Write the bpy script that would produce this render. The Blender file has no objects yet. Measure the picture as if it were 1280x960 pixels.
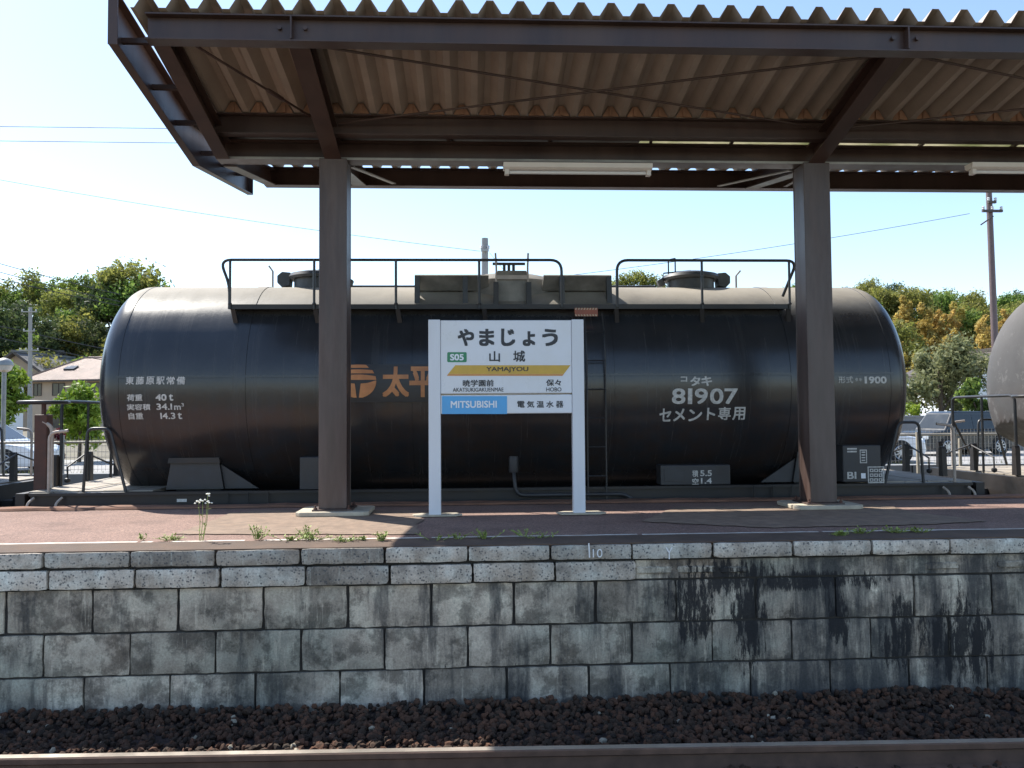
import bpy, bmesh, math, random
import numpy as np
from mathutils import Vector, Matrix, noise
R_ = math.radians
SC = bpy.context.scene
COL = SC.collection
random.seed(7)

# ------------------------------------------------------------------ camera
CAMZ, FPX = 0.96, 1000.0
YAW, PITCH, ROLL = R_(-2.9), R_(2.2), R_(0.42)
_f = Vector((-math.sin(YAW) * math.cos(PITCH), math.cos(YAW) * math.cos(PITCH), math.sin(PITCH)))
_r0 = Vector((math.cos(YAW), math.sin(YAW), 0))
_u0 = _r0.cross(_f)
_r = _r0 * math.cos(ROLL) - _u0 * math.sin(ROLL)
_u = _u0 * math.cos(ROLL) + _r0 * math.sin(ROLL)
cam = bpy.data.cameras.new('camera')
cam.sensor_width = 36.0
cam.lens = 36.0 * FPX / 1280.0
cam.clip_start, cam.clip_end = 0.05, 4000
camo = bpy.data.objects.new('camera', cam)
COL.objects.link(camo)
m3 = Matrix((_r, _u, -_f)).transposed()
camo.matrix_world = Matrix.Translation((0, 0, CAMZ)) @ m3.to_4x4()
SC.camera = camo

# ------------------------------------------------------------------ sky, sun, exposure
SUN_EL = R_(50)
SUN_AZ = R_(-48)          # from +Y towards -X
w = bpy.data.worlds.new('World')
SC.world = w
w.use_nodes = True
nt = w.node_tree
bg = nt.nodes['Background']
sky = nt.nodes.new('ShaderNodeTexSky')
sky.sky_type = 'NISHITA'
sky.sun_disc = False
sky.sun_elevation = SUN_EL
sky.sun_rotation = SUN_AZ
sky.air_density, sky.dust_density, sky.ozone_density = 1.0, 0.4, 1.0
nt.links.new(sky.outputs[0], bg.inputs['Color'])
bg.inputs['Strength'].default_value = 0.11
sl = bpy.data.lights.new('sun', 'SUN')
sl.energy, sl.angle, sl.color = 3.7, R_(0.53), (1.0, 0.95, 0.86)
slo = bpy.data.objects.new('sun', sl)
COL.objects.link(slo)
sdir = Vector((math.sin(SUN_AZ) * math.cos(SUN_EL), math.cos(SUN_AZ) * math.cos(SUN_EL), math.sin(SUN_EL)))
slo.rotation_euler = sdir.to_track_quat('Z', 'Y').to_euler()
slo.location = sdir * 60
SC.view_settings.view_transform = 'Standard'
SC.view_settings.look = 'None'
SC.view_settings.gamma = 1
SC.view_settings.exposure = 1.3

# ------------------------------------------------------------------ pixel -> world helpers
def ray(px, py):
    return _f + _r * ((px - 640) / FPX) + _u * ((480 - py) / FPX)
def at(px, py, Y):
    d = ray(px, py)
    t = Y / d.y
    return Vector((0, 0, CAMZ)) + d * t
def atz(px, py, z):
    d = ray(px, py)
    t = (z - CAMZ) / d.z
    return Vector((0, 0, CAMZ)) + d * t

# ------------------------------------------------------------------ materials
def _new(name):
    m = bpy.data.materials.new(name)
    m.use_nodes = True
    n = m.node_tree.nodes
    return m, n, m.node_tree.links, n['Principled BSDF']

def ramp(n, l, fac, stops):
    r = n.new('ShaderNodeValToRGB')
    e = r.color_ramp.elements
    while len(e) < len(stops):
        e.new(0.5)
    for el, (p, c) in zip(e, stops):
        el.position = p
        el.color = (c, c, c, 1) if not hasattr(c, '__len__') else (*c, 1)
    l.new(fac, r.inputs[0])
    return r.outputs[0]

def noise_n(n, l, vec, scale, detail=4, rough=0.55):
    t = n.new('ShaderNodeTexNoise')
    t.inputs['Scale'].default_value = scale
    t.inputs['Detail'].default_value = detail
    t.inputs['Roughness'].default_value = rough
    if vec is not None:
        l.new(vec, t.inputs['Vector'])
    return t.outputs['Fac']

def mapping(n, l, vec, scale):
    m = n.new('ShaderNodeMapping')
    m.inputs['Scale'].default_value = scale
    l.new(vec, m.inputs['Vector'])
    return m.outputs[0]

def mixc(n, l, fac, a, b, mode='MIX'):
    x = n.new('ShaderNodeMix')
    x.data_type = 'RGBA'
    x.blend_type = mode
    for sock, v in ((x.inputs[0], fac), (x.inputs[6], a), (x.inputs[7], b)):
        if hasattr(v, 'links'):
            l.new(v, sock)
        elif hasattr(v, '__len__'):
            sock.default_value = (*v, 1)
        else:
            sock.default_value = v
    return x.outputs[2]

def math_n(n, l, op, a, b=0.0, c=0.0, clamp=False):
    x = n.new('ShaderNodeMath')
    x.operation = op
    x.use_clamp = clamp
    for s, v in zip(x.inputs, (a, b, c)):
        if hasattr(v, 'links'):
            l.new(v, s)
        else:
            s.default_value = v
    return x.outputs[0]

def bump(n, l, b, height, strength, dist=0.01):
    x = n.new('ShaderNodeBump')
    x.inputs['Strength'].default_value = strength
    x.inputs['Distance'].default_value = dist
    l.new(height, x.inputs['Height'])
    l.new(x.outputs[0], b.inputs['Normal'])

def pm(name, col, rough=0.6, metal=0.0, var=0.25, scale=4.0, bstr=0.0, bscale=80, dirt=None, dirt_amt=0.5, rnd=0.0, coat=0.0, streak=False):
    m, n, l, b = _new(name)
    g = n.new('ShaderNodeNewGeometry').outputs['Position']
    vec = mapping(n, l, g, (1, 1, 0.15)) if streak else g
    f = noise_n(n, l, vec, scale, 6, 0.6)
    lo = tuple(c * (1 - var) for c in col)
    hi = tuple(min(1, c * (1 + var)) for c in col)
    c = ramp(n, l, f, [(0.3, lo), (0.7, hi)])
    if dirt:
        f2 = noise_n(n, l, vec, scale * 0.45, 8, 0.65)
        f2 = ramp(n, l, f2, [(0.45, 0.0), (0.7, dirt_amt)])
        c = mixc(n, l, f2, c, dirt)
    if rnd:
        oi = n.new('ShaderNodeObjectInfo').outputs['Random']
        mr = n.new('ShaderNodeMapRange')
        mr.inputs[3].default_value, mr.inputs[4].default_value = 1 - rnd, 1 + rnd
        l.new(oi, mr.inputs[0])
        hs = n.new('ShaderNodeHueSaturation')
        l.new(mr.outputs[0], hs.inputs['Value'])
        l.new(c, hs.inputs['Color'])
        c = hs.outputs[0]
    l.new(c, b.inputs['Base Color'])
    rr = ramp(n, l, f, [(0.3, max(0.03, rough - 0.08)), (0.7, min(1, rough + 0.08))])
    l.new(rr, b.inputs['Roughness'])
    b.inputs['Metallic'].default_value = metal
    b.inputs['Coat Weight'].default_value = coat
    if bstr:
        bump(n, l, b, noise_n(n, l, g, bscale, 5, 0.65), bstr)
    return m

M = {}
M['steel_brown'] = pm('brown painted steel', (0.055, 0.029, 0.023), 0.42, 0, 0.3, 3, 0.05, 60, (0.10, 0.065, 0.05), 0.5, streak=True)
M['steel_post'] = pm('weathered brown column paint', (0.095, 0.068, 0.060), 0.45, 0, 0.30, 7, 0.10, 90, (0.050, 0.026, 0.020), 0.9, streak=True)
M['roof_under'] = pm('brown folded roof sheet', (0.38, 0.305, 0.245), 0.55, 0, 0.15, 2.2, 0.03, 40, (0.27, 0.205, 0.16), 0.5)
M['tight'] = pm('orange primer steel', (0.33, 0.18, 0.11), 0.6, 0, 0.3, 8)
M['gutter'] = pm('dusty gutter sheet', (0.30, 0.29, 0.27), 0.55, 0, 0.3, 3)
M['lampwhite'] = pm('lamp housing enamel', (0.70, 0.62, 0.55), 0.4, 0, 0.06, 5)
M['tube'] = pm('unlit fluorescent tube', (0.75, 0.72, 0.68), 0.25, 0, 0.03, 5)
M['signwhite'] = pm('sign enamel white', (0.74, 0.75, 0.79), 0.32, 0, 0.03, 4, 0, 80, (0.62, 0.58, 0.48), 0.25)
M['signpost'] = pm('white sign post paint', (0.70, 0.71, 0.75), 0.35, 0, 0.05, 3, 0, 80, (0.55, 0.52, 0.47), 0.35, streak=True)
M['ink'] = pm('black sign lettering', (0.025, 0.027, 0.035), 0.45, 0, 0.1, 6)
M['green'] = pm('green station number panel', (0.035, 0.24, 0.11), 0.4, 0, 0.08, 6)
M['yellow'] = pm('yellow line band', (0.62, 0.38, 0.055), 0.4, 0, 0.08, 9)
M['orange_edge'] = pm('orange band edge', (0.62, 0.28, 0.09), 0.45, 0, 0.08, 9)
M['blue'] = pm('light blue advert panel', (0.09, 0.38, 0.72), 0.35, 0, 0.05, 6)
M['white_ink'] = pm('white lettering', (0.80, 0.82, 0.86), 0.45, 0, 0.05, 6)
M['tank_ink'] = pm('worn white stencil paint', (0.58, 0.57, 0.54), 0.55, 0, 0.22, 40, 0, 80, (0.28, 0.27, 0.25), 0.6)
M['logo'] = pm('copper orange emblem paint', (0.62, 0.27, 0.105), 0.45, 0, 0.25, 5, 0, 80, (0.36, 0.12, 0.04), 0.6)
M['plate'] = pm('dark nameplate', (0.035, 0.034, 0.036), 0.4, 0, 0.2, 5)
M['frame'] = pm('black underframe paint', (0.018, 0.017, 0.018), 0.5, 0, 0.4, 3, 0.1, 50, (0.05, 0.035, 0.026), 0.5)
M['greybox'] = pm('grey painted saddle plate', (0.040, 0.041, 0.045), 0.5, 0, 0.25, 4, 0.08, 60, (0.028, 0.022, 0.019), 0.7)
M['rail_tube'] = pm('dark handrail tube', (0.026, 0.028, 0.031), 0.42, 0, 0.25, 8, 0, 80, (0.07, 0.06, 0.055), 0.5)
M['pale_tube'] = pm('worn pale grab rail', (0.40, 0.34, 0.29), 0.5, 0, 0.2, 10)
M['deck'] = pm('dusty end deck', (0.34, 0.30, 0.25), 0.8, 0, 0.25, 5, 0.2, 40, (0.16, 0.13, 0.10), 0.6)
M['cement'] = pm('cement coated steel', (0.24, 0.225, 0.20), 0.75, 0, 0.3, 5, 0.15, 40, (0.10, 0.095, 0.09), 0.6)
M['hatch'] = pm('hatch cover paint', (0.045, 0.048, 0.052), 0.5, 0, 0.3, 6, 0.05, 50, (0.16, 0.15, 0.135), 0.5)
M['rustpost'] = pm('rusty brake column', (0.085, 0.035, 0.024), 0.65, 0, 0.35, 6, 0.1, 60, (0.04, 0.03, 0.026), 0.6)
M['hazard_r'] = pm('faded red hazard plate', (0.28, 0.09, 0.055), 0.6, 0, 0.2, 12)
M['hazard_y'] = pm('faded cream hazard stripe', (0.48, 0.38, 0.26), 0.6, 0, 0.2, 12)
M['wheel_steel'] = pm('wheel steel', (0.11, 0.08, 0.065), 0.5, 0.6, 0.3, 6)
M['concrete_pad'] = pm('column footing concrete', (0.50, 0.44, 0.34), 0.85, 0, 0.15, 7, 0.2, 60, (0.28, 0.24, 0.19), 0.5)
M['patch'] = pm('beige concrete patch', (0.245, 0.175, 0.128), 0.9, 0, 0.3, 9, 0.3, 160, (0.16, 0.11, 0.078), 0.6)
M['edge'] = pm('brown edge paving', (0.115, 0.075, 0.053), 0.9, 0, 0.3, 4, 0.3, 140, (0.06, 0.042, 0.034), 0.7)
M['line'] = pm('worn white line', (0.66, 0.62, 0.55), 0.8, 0, 0.12, 20, 0.1, 120, (0.36, 0.26, 0.20), 0.7)
M['rust_edge'] = pm('rust stained back kerb', (0.21, 0.105, 0.065), 0.9, 0, 0.3, 3, 0.3, 60, (0.09, 0.055, 0.04), 0.7)
M['mortar'] = pm('dark damp mortar', (0.035, 0.032, 0.029), 0.95, 0, 0.4, 6, 0.3, 60)
M['chalk'] = pm('white chalk mark', (0.78, 0.78, 0.78), 0.9, 0, 0.1, 30)
M['rail_side'] = pm('rusty rail side', (0.13, 0.075, 0.052), 0.75, 0.1, 0.3, 9, 0.1, 80)
M['rail_top'] = pm('polished rail head', (0.62, 0.54, 0.46), 0.34, 0.75, 0.12, 3)
M['sleeper'] = pm('concrete sleeper', (0.20, 0.17, 0.15), 0.9, 0, 0.2, 6, 0.2, 50)
M['glass'] = pm('dark window glass', (0.03, 0.037, 0.042), 0.08, 0, 0.1, 2)
M['rubber'] = pm('tyre rubber', (0.02, 0.02, 0.02), 0.8, 0, 0.2, 8)
M['alloy'] = pm('alloy wheel', (0.50, 0.52, 0.54), 0.35, 0.6, 0.1, 6)
M['carwhite'] = pm('white car paint', (0.78, 0.80, 0.82), 0.25, 0, 0.03, 3, coat=0.6)
M['cardark'] = pm('dark blue grey car paint', (0.016, 0.020, 0.025), 0.3, 0.0, 0.1, 3, coat=0.3)
M['plate_y'] = pm('yellow number plate', (0.75, 0.55, 0.03), 0.5, 0, 0.05, 6)
M['chrome'] = pm('headlamp lens', (0.62, 0.66, 0.70), 0.12, 0.4, 0.05, 6)
M['housewall'] = pm('beige house render', (0.42, 0.33, 0.25), 0.85, 0, 0.08, 1.5, 0.1, 30)
M['housewhite'] = pm('white house cladding', (0.70, 0.73, 0.76), 0.7, 0, 0.05, 1.5)
M['trim'] = pm('dark eaves trim', (0.07, 0.055, 0.048), 0.6, 0, 0.2, 3)
M['fence_steel'] = pm('fence steel grey', (0.36, 0.35, 0.33), 0.5, 0.3, 0.15, 6)
M['fence_beige'] = pm('beige fence tube', (0.42, 0.36, 0.27), 0.6, 0, 0.15, 6)
M['greywall'] = pm('grey concrete yard wall', (0.27, 0.27, 0.27), 0.85, 0, 0.12, 2, 0.1, 30, (0.19, 0.19, 0.185), 0.5)
M['pole_conc'] = pm('grey concrete pole', (0.33, 0.32, 0.31), 0.85, 0, 0.12, 3, 0.1, 40)
M['pole_brown'] = pm('brown steel pole', (0.125, 0.085, 0.082), 0.5, 0, 0.15, 3)
M['wire'] = pm('cable', (0.05, 0.05, 0.055), 0.6, 0, 0.1, 3)
M['insul'] = pm('porcelain insulator', (0.62, 0.62, 0.62), 0.3, 0, 0.05, 6)
M['road'] = pm('pale asphalt road', (0.30, 0.29, 0.28), 0.9, 0, 0.12, 2, 0.15, 60)
M['bark'] = pm('tree bark', (0.10, 0.075, 0.055), 0.9, 0, 0.3, 8, 0.4, 30)
M['weed'] = pm('fresh weed green', (0.26, 0.32, 0.08), 0.7, 0, 0.35, 30)
M['petal'] = pm('white weed flower', (0.75, 0.75, 0.68), 0.8, 0, 0.08, 20)

def roof_tile_mat(name, col, ang_scale=7.0):
    m, n, l, b = _new(name)
    tc = n.new('ShaderNodeTexCoord').outputs['Object']
    wv = n.new('ShaderNodeTexWave')
    wv.inputs['Scale'].default_value = ang_scale
    wv.inputs['Distortion'].default_value = 0.4
    wv.bands_direction = 'X'
    l.new(tc, wv.inputs['Vector'])
    g = n.new('ShaderNodeNewGeometry').outputs['Position']
    f = noise_n(n, l, g, 0.7, 7, 0.65)
    c = ramp(n, l, f, [(0.3, tuple(x * 0.7 for x in col)), (0.7, tuple(min(1, x * 1.25) for x in col))])
    l.new(c, b.inputs['Base Color'])
    b.inputs['Roughness'].default_value = 0.55
    bump(n, l, b, wv.outputs['Fac'], 0.7, 0.06)
    return m
M['rooftile_b'] = roof_tile_mat('brown roof tile', (0.34, 0.235, 0.185))
M['rooftile_g'] = roof_tile_mat('grey roof tile', (0.17, 0.165, 0.165))

def tank_mat(name, dust_lo, dust_hi, paint, dustcol, blotch=0.0, prough=0.20):
    m, n, l, b = _new(name)
    geo = n.new('ShaderNodeNewGeometry')
    tc = n.new('ShaderNodeTexCoord').outputs['Object']
    sep = n.new('ShaderNodeSeparateXYZ')
    l.new(geo.outputs['Normal'], sep.inputs[0])
    grit = noise_n(n, l, tc, 45, 5, 0.7)
    big = noise_n(n, l, tc, 1.6, 6, 0.6)
    t = math_n(n, l, 'MULTIPLY_ADD', grit, 0.10, sep.outputs['Z'])
    t = math_n(n, l, 'MULTIPLY_ADD', big, 0.10, t)
    mr = n.new('ShaderNodeMapRange')
    mr.interpolation_type = 'SMOOTHSTEP'
    mr.inputs[1].default_value, mr.inputs[2].default_value = dust_lo + 0.10, dust_hi + 0.10
    l.new(t, mr.inputs[0])
    dust = mr.outputs[0]
    # vertical runs of rain-washed dust down the flanks
    st = mapping(n, l, tc, (5.0, 0.2, 0.22))
    runs = noise_n(n, l, st, 2.2, 7, 0.7)
    runs = ramp(n, l, runs, [(0.50, 0.0), (0.85, 0.06)])
    fac = math_n(n, l, 'MAXIMUM', dust, runs)
    if blotch:
        sb = noise_n(n, l, tc, 5.5, 8, 0.75)
        sb = ramp(n, l, sb, [(0.53, 0.0), (0.60, blotch)])
        fac = math_n(n, l, 'MAXIMUM', fac, sb)
    pc = ramp(n, l, big, [(0.35, paint), (0.7, tuple(c * 1.5 + 0.002 for c in paint))])
    dc = ramp(n, l, big, [(0.3, tuple(c * 0.82 for c in dustcol)), (0.7, tuple(c * 1.12 for c in dustcol))])
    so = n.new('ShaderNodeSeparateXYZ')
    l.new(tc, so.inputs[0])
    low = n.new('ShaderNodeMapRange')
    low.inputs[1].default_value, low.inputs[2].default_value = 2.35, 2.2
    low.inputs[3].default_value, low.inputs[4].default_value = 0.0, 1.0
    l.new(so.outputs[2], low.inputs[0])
    reflect_dirt = ramp(n, l, noise_n(n, l, tc, 3.1, 8, 0.7), [(0.40, 0.0), (0.66, 0.75)])  # brown platform reflection painted into the lower tank colour, with some real dirt
    pc = mixc(n, l, math_n(n, l, 'MULTIPLY', low.outputs[0], reflect_dirt), pc, (0.040, 0.025, 0.018))
    l.new(mixc(n, l, fac, pc, dc), b.inputs['Base Color'])
    rg = ramp(n, l, runs, [(0.0, prough), (0.06, prough + 0.09)])
    ro = math_n(n, l, 'MULTIPLY_ADD', dust, 0.5, rg, clamp=True)
    l.new(ro, b.inputs['Roughness'])
    l.new(math_n(n, l, 'MULTIPLY_ADD', dust, -0.45, 0.6), b.inputs['Specular IOR Level'])
    wav = noise_n(n, l, tc, 2.2, 4, 0.55)
    bump(n, l, b, wav, 0.12, 0.035)
    return m
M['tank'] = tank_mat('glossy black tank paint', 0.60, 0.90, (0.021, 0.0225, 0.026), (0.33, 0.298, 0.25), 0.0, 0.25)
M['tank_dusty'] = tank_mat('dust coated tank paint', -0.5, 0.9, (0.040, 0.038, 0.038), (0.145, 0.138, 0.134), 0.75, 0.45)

def platform_mat():
    m, n, l, b = _new('red brown platform asphalt')
    g = n.new('ShaderNodeNewGeometry').outputs['Position']
    big = noise_n(n, l, g, 0.9, 7, 0.6)
    fine = noise_n(n, l, g, 130, 3, 0.7)
    c = ramp(n, l, big, [(0.3, (0.205, 0.125, 0.100)), (0.7, (0.285, 0.185, 0.148))])
    sp = ramp(n, l, fine, [(0.35, 0.55), (0.65, 1.35)])
    c = mixc(n, l, 1.0, c, sp, 'MULTIPLY')
    grit = ramp(n, l, noise_n(n, l, g, 34, 6, 0.8), [(0.34, 0.62), (0.62, 1.30)])
    c = mixc(n, l, 1.0, c, grit, 'MULTIPLY')
    st = ramp(n, l, noise_n(n, l, g, 2.3, 8, 0.7), [(0.50, 0.0), (0.70, 0.55)])
    c = mixc(n, l, st, c, (0.10, 0.065, 0.055))
    l.new(c, b.inputs['Base Color'])
    b.inputs['Roughness'].default_value = 0.92
    bump(n, l, b, fine, 0.5, 0.006)
    return m
M['platform'] = platform_mat()

def block_mat(name, base, speck):
    """weathered concrete: per-block tone, vertical runs, damp black algae streaks with shapes of their own"""
    m, n, l, b = _new(name)
    g = n.new('ShaderNodeNewGeometry').outputs['Position']
    oi = n.new('ShaderNodeObjectInfo').outputs['Random']
    off = n.new('ShaderNodeCombineXYZ')
    l.new(math_n(n, l, 'MULTIPLY', oi, 37.0), off.inputs[1])
    va = n.new('ShaderNodeVectorMath')
    va.operation = 'ADD'
    l.new(g, va.inputs[0])
    l.new(off.outputs[0], va.inputs[1])
    lp = va.outputs[0]
    big = noise_n(n, l, lp, 3.2, 7, 0.62)
    c = ramp(n, l, big, [(0.30, tuple(x * 0.42 for x in base)), (0.48, tuple(x * 0.9 for x in base)), (0.70, tuple(min(0.7, x * 1.45) for x in base))])
    tone = n.new('ShaderNodeMapRange')
    tone.inputs[3].default_value, tone.inputs[4].default_value = 0.66, 1.2
    l.new(oi, tone.inputs[0])
    hs = n.new('ShaderNodeHueSaturation')
    l.new(tone.outputs[0], hs.inputs['Value'])
    l.new(c, hs.inputs['Color'])
    c = hs.outputs[0]
    # pale lime runs
    def mult(c, fac, col):
        return mixc(n, l, 1.0, c, mixc(n, l, fac, (1, 1, 1), col), 'MULTIPLY')
    rust = ramp(n, l, noise_n(n, l, lp, 2.1, 4, 0.5), [(0.58, 0.0), (0.74, 0.55)])
    c = mixc(n, l, rust, c, (0.36, 0.25, 0.17))
    wet = ramp(n, l, noise_n(n, l, g, 1.0, 4, 0.55), [(0.44, 0.0), (0.60, 0.9)])
    c = mult(c, wet, (0.85, 0.87, 0.88) if speck else (0.50, 0.56, 0.58))
    # patchy grime held within each block, sharper than the damp
    blot = ramp(n, l, noise_n(n, l, lp, 4.2, 10, 0.72), [(0.49, 0.0), (0.56, 0.75), (0.68, 1.0)])
    c = mult(c, blot, (0.72, 0.72, 0.72) if speck else (0.36, 0.36, 0.36))
    v1 = mapping(n, l, lp, (14, 14, 1.1))
    lime = ramp(n, l, noise_n(n, l, v1, 1.6, 7, 0.75), [(0.56, 0.0), (0.68, 0.5)])
    c = mixc(n, l, lime, c, tuple(min(0.75, x * 1.5) for x in base))
    # dark damp runs, heavier along part of the wall
    v2 = mapping(n, l, g, (5.5, 5.5, 0.75))
    sx = n.new('ShaderNodeSeparateXYZ')
    l.new(g, sx.inputs[0])
    along = n.new('ShaderNodeMapRange')
    along.inputs[1].default_value, along.inputs[2].default_value = 0.4, 2.2
    along.inputs[3].default_value, along.inputs[4].default_value = 0.0, 0.11
    l.new(sx.outputs[0], along.inputs[0])
    deep = n.new('ShaderNodeMapRange')
    deep.inputs[1].default_value, deep.inputs[2].default_value = -0.85, -1.15
    deep.inputs[3].default_value, deep.inputs[4].default_value = 0.0, 0.04
    l.new(sx.outputs[2], deep.inputs[0])
    dn = math_n(n, l, 'ADD', math_n(n, l, 'ADD', noise_n(n, l, v2, 1.0, 8, 0.72), along.outputs[0]), deep.outputs[0])
    dark = ramp(n, l, dn, [(0.62, 0.0), (0.72, 0.35), (0.80, 0.6)] if speck else [(0.52, 0.0), (0.60, 0.55), (0.70, 0.9)])
    c = mixc(n, l, dark, c, (0.035, 0.037, 0.040))
    # sharp-edged black algae where water has run down, in a few places of its own
    spots = None
    for x0, wd, zc, hh in ((1.62, 0.26, -0.45, 0.40), (2.05, 0.18, -0.60, 0.48), (3.66, 0.40, -0.76, 0.46), (3.2, 0.18, -0.72, 0.40), (2.72, 0.14, -0.58, 0.32), (1.95, 0.6, -0.26, 0.18), (2.4, 0.9, -0.30, 0.10)):
        dx = math_n(n, l, 'DIVIDE', math_n(n, l, 'SUBTRACT', sx.outputs[0], x0), wd)
        dz = math_n(n, l, 'DIVIDE', math_n(n, l, 'SUBTRACT', sx.outputs[2], zc), hh)
        d = math_n(n, l, 'SUBTRACT', 1.0, math_n(n, l, 'MULTIPLY_ADD', dx, dx, math_n(n, l, 'MULTIPLY', dz, dz)), clamp=True)
        spots = d if spots is None else math_n(n, l, 'MAXIMUM', spots, d)
    v3 = mapping(n, l, g, (17, 17, 2.6))
    al = math_n(n, l, 'MULTIPLY_ADD', spots, 0.20, math_n(n, l, 'MULTIPLY', noise_n(n, l, v3, 1.0, 9, 0.78), 0.95))
    al = ramp(n, l, al, [(0.58, 0.0), (0.635, 0.95)])
    if not speck:
        c = mixc(n, l, al, c, (0.013, 0.013, 0.015))
    grain = ramp(n, l, noise_n(n, l, lp, 70, 5, 0.75), [(0.3, 0.70), (0.7, 1.28)])
    c = mixc(n, l, 1.0, c, grain, 'MULTIPLY')
    if speck:
        vo = n.new('ShaderNodeTexVoronoi')
        vo.inputs['Scale'].default_value = 46
        l.new(lp, vo.inputs['Vector'])
        s = ramp(n, l, vo.outputs['Distance'], [(0.22, 0.85), (0.42, 0.0)])
        gate = ramp(n, l, noise_n(n, l, lp, 30, 3, 0.5), [(0.44, 0.0), (0.52, 1.0)])
        s = math_n(n, l, 'MULTIPLY', s, gate)
        c = mixc(n, l, s, c, (0.075, 0.078, 0.085))
    l.new(c, b.inputs['Base Color'])
    b.inputs['Roughness'].default_value = 0.9
    bump(n, l, b, noise_n(n, l, lp, 55, 6, 0.7), 0.35, 0.008)
    return m
M['block'] = block_mat('stained concrete block', (0.52, 0.44, 0.35), False)
M['coping'] = block_mat('speckled coping concrete', (0.60, 0.52, 0.435), True)

def attr_mat(name, cols, rough=0.9, trans=0.0, hue=0.0, scale=0.6):
    """colour chosen per face by the 'tint' attribute, plus slow variation"""
    m, n, l, b = _new(name)
    a = n.new('ShaderNodeAttribute')
    a.attribute_name = 'tint'
    k = len(cols) - 1
    c = ramp(n, l, a.outputs['Fac'], [(i / k, x) for i, x in enumerate(cols)])
    g = n.new('ShaderNodeNewGeometry').outputs['Position']
    v = ramp(n, l, noise_n(n, l, g, scale, 4, 0.6), [(0.3, 0.72), (0.7, 1.28)])
    c = mixc(n, l, 1.0, c, v, 'MULTIPLY')
    if hue:
        oi = n.new('ShaderNodeObjectInfo').outputs['Random']
        mr = n.new('ShaderNodeMapRange')
        mr.inputs[3].default_value, mr.inputs[4].default_value = 0.5 - hue, 0.5 + hue
        l.new(oi, mr.inputs[0])
        hs = n.new('ShaderNodeHueSaturation')
        l.new(mr.outputs[0], hs.inputs['Hue'])
        l.new(c, hs.inputs['Color'])
        c = hs.outputs[0]
    l.new(c, b.inputs['Base Color'])
    b.inputs['Roughness'].default_value = rough
    if trans:
        tr = n.new('ShaderNodeBsdfTranslucent')
        l.new(c, tr.inputs['Color'])
        mx = n.new('ShaderNodeMixShader')
        mx.inputs[0].default_value = trans
        l.new(b.outputs[0], mx.inputs[1])
        l.new(tr.outputs[0], mx.inputs[2])
        l.new(mx.outputs[0], n['Material Output'].inputs['Surface'])
    return m
M['stones'] = attr_mat('ballast stone', [(0.024, 0.016, 0.010), (0.052, 0.030, 0.018), (0.105, 0.046, 0.024), (0.034, 0.024, 0.016), (0.32, 0.28, 0.21)], 0.95)
M['leaf_olive'] = attr_mat('olive foliage', [(0.09, 0.11, 0.026), (0.22, 0.235, 0.055), (0.36, 0.34, 0.09)], 0.7, 0.55, 0.015)
M['leaf_green'] = attr_mat('green foliage', [(0.06, 0.11, 0.024), (0.15, 0.23, 0.045), (0.30, 0.36, 0.08)], 0.7, 0.55, 0.015)
M['leaf_dark'] = attr_mat('dark evergreen foliage', [(0.03, 0.05, 0.02), (0.07, 0.10, 0.036), (0.13, 0.16, 0.055)], 0.7, 0.45, 0.015)
M['leaf_bamboo'] = attr_mat('yellow orange bamboo foliage', [(0.30, 0.21, 0.05), (0.50, 0.37, 0.10), (0.56, 0.48, 0.17)], 0.7, 0.55, 0.015)
M['leaf_bright'] = attr_mat('fresh yellow green foliage', [(0.10, 0.17, 0.012), (0.20, 0.30, 0.025), (0.32, 0.40, 0.05)], 0.6, 0.4, 0.01)
M['leaf_grey'] = attr_mat('grey green loose foliage', [(0.10, 0.115, 0.05), (0.21, 0.22, 0.10), (0.33, 0.33, 0.17)], 0.7, 0.45, 0.01)
M['leaf_red'] = attr_mat('dark red foliage', [(0.07, 0.008, 0.016), (0.17, 0.02, 0.035), (0.25, 0.06, 0.06)], 0.7, 0.3, 0.01)
M['grass'] = attr_mat('rough grass', [(0.07, 0.09, 0.02), (0.16, 0.18, 0.045), (0.28, 0.27, 0.10)], 0.8, 0.3)

def ground_mat():
    m, n, l, b = _new('earth and gravel')
    g = n.new('ShaderNodeNewGeometry').outputs['Position']
    c = ramp(n, l, noise_n(n, l, g, 0.5, 8, 0.65), [(0.3, (0.085, 0.075, 0.055)), (0.55, (0.17, 0.15, 0.11)), (0.75, (0.11, 0.13, 0.05))])
    l.new(c, b.inputs['Base Color'])
    b.inputs['Roughness'].default_value = 0.95
    bump(n, l, b, noise_n(n, l, g, 18, 6, 0.7), 0.6, 0.03)
    return m
M['ground'] = ground_mat()
def bed_mat():
    m, n, l, b = _new('dark ballast bed')
    g = n.new('ShaderNodeNewGeometry').outputs['Position']
    c = ramp(n, l, noise_n(n, l, g, 22, 5, 0.7), [(0.3, (0.014, 0.011, 0.010)), (0.7, (0.060, 0.036, 0.029))])
    l.new(c, b.inputs['Base Color'])
    b.inputs['Roughness'].default_value = 0.95
    bump(n, l, b, noise_n(n, l, g, 20, 5, 0.7), 0.9, 0.04)
    return m
M['bed'] = bed_mat()
def hill_mat():
    m, n, l, b = _new('wooded hillside floor')
    g = n.new('ShaderNodeNewGeometry').outputs['Position']
    c = ramp(n, l, noise_n(n, l, g, 0.25, 8, 0.7), [(0.3, (0.02, 0.03, 0.010)), (0.7, (0.07, 0.075, 0.022))])
    l.new(c, b.inputs['Base Color'])
    b.inputs['Roughness'].default_value = 0.95
    return m
M['hill'] = hill_mat()
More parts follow.
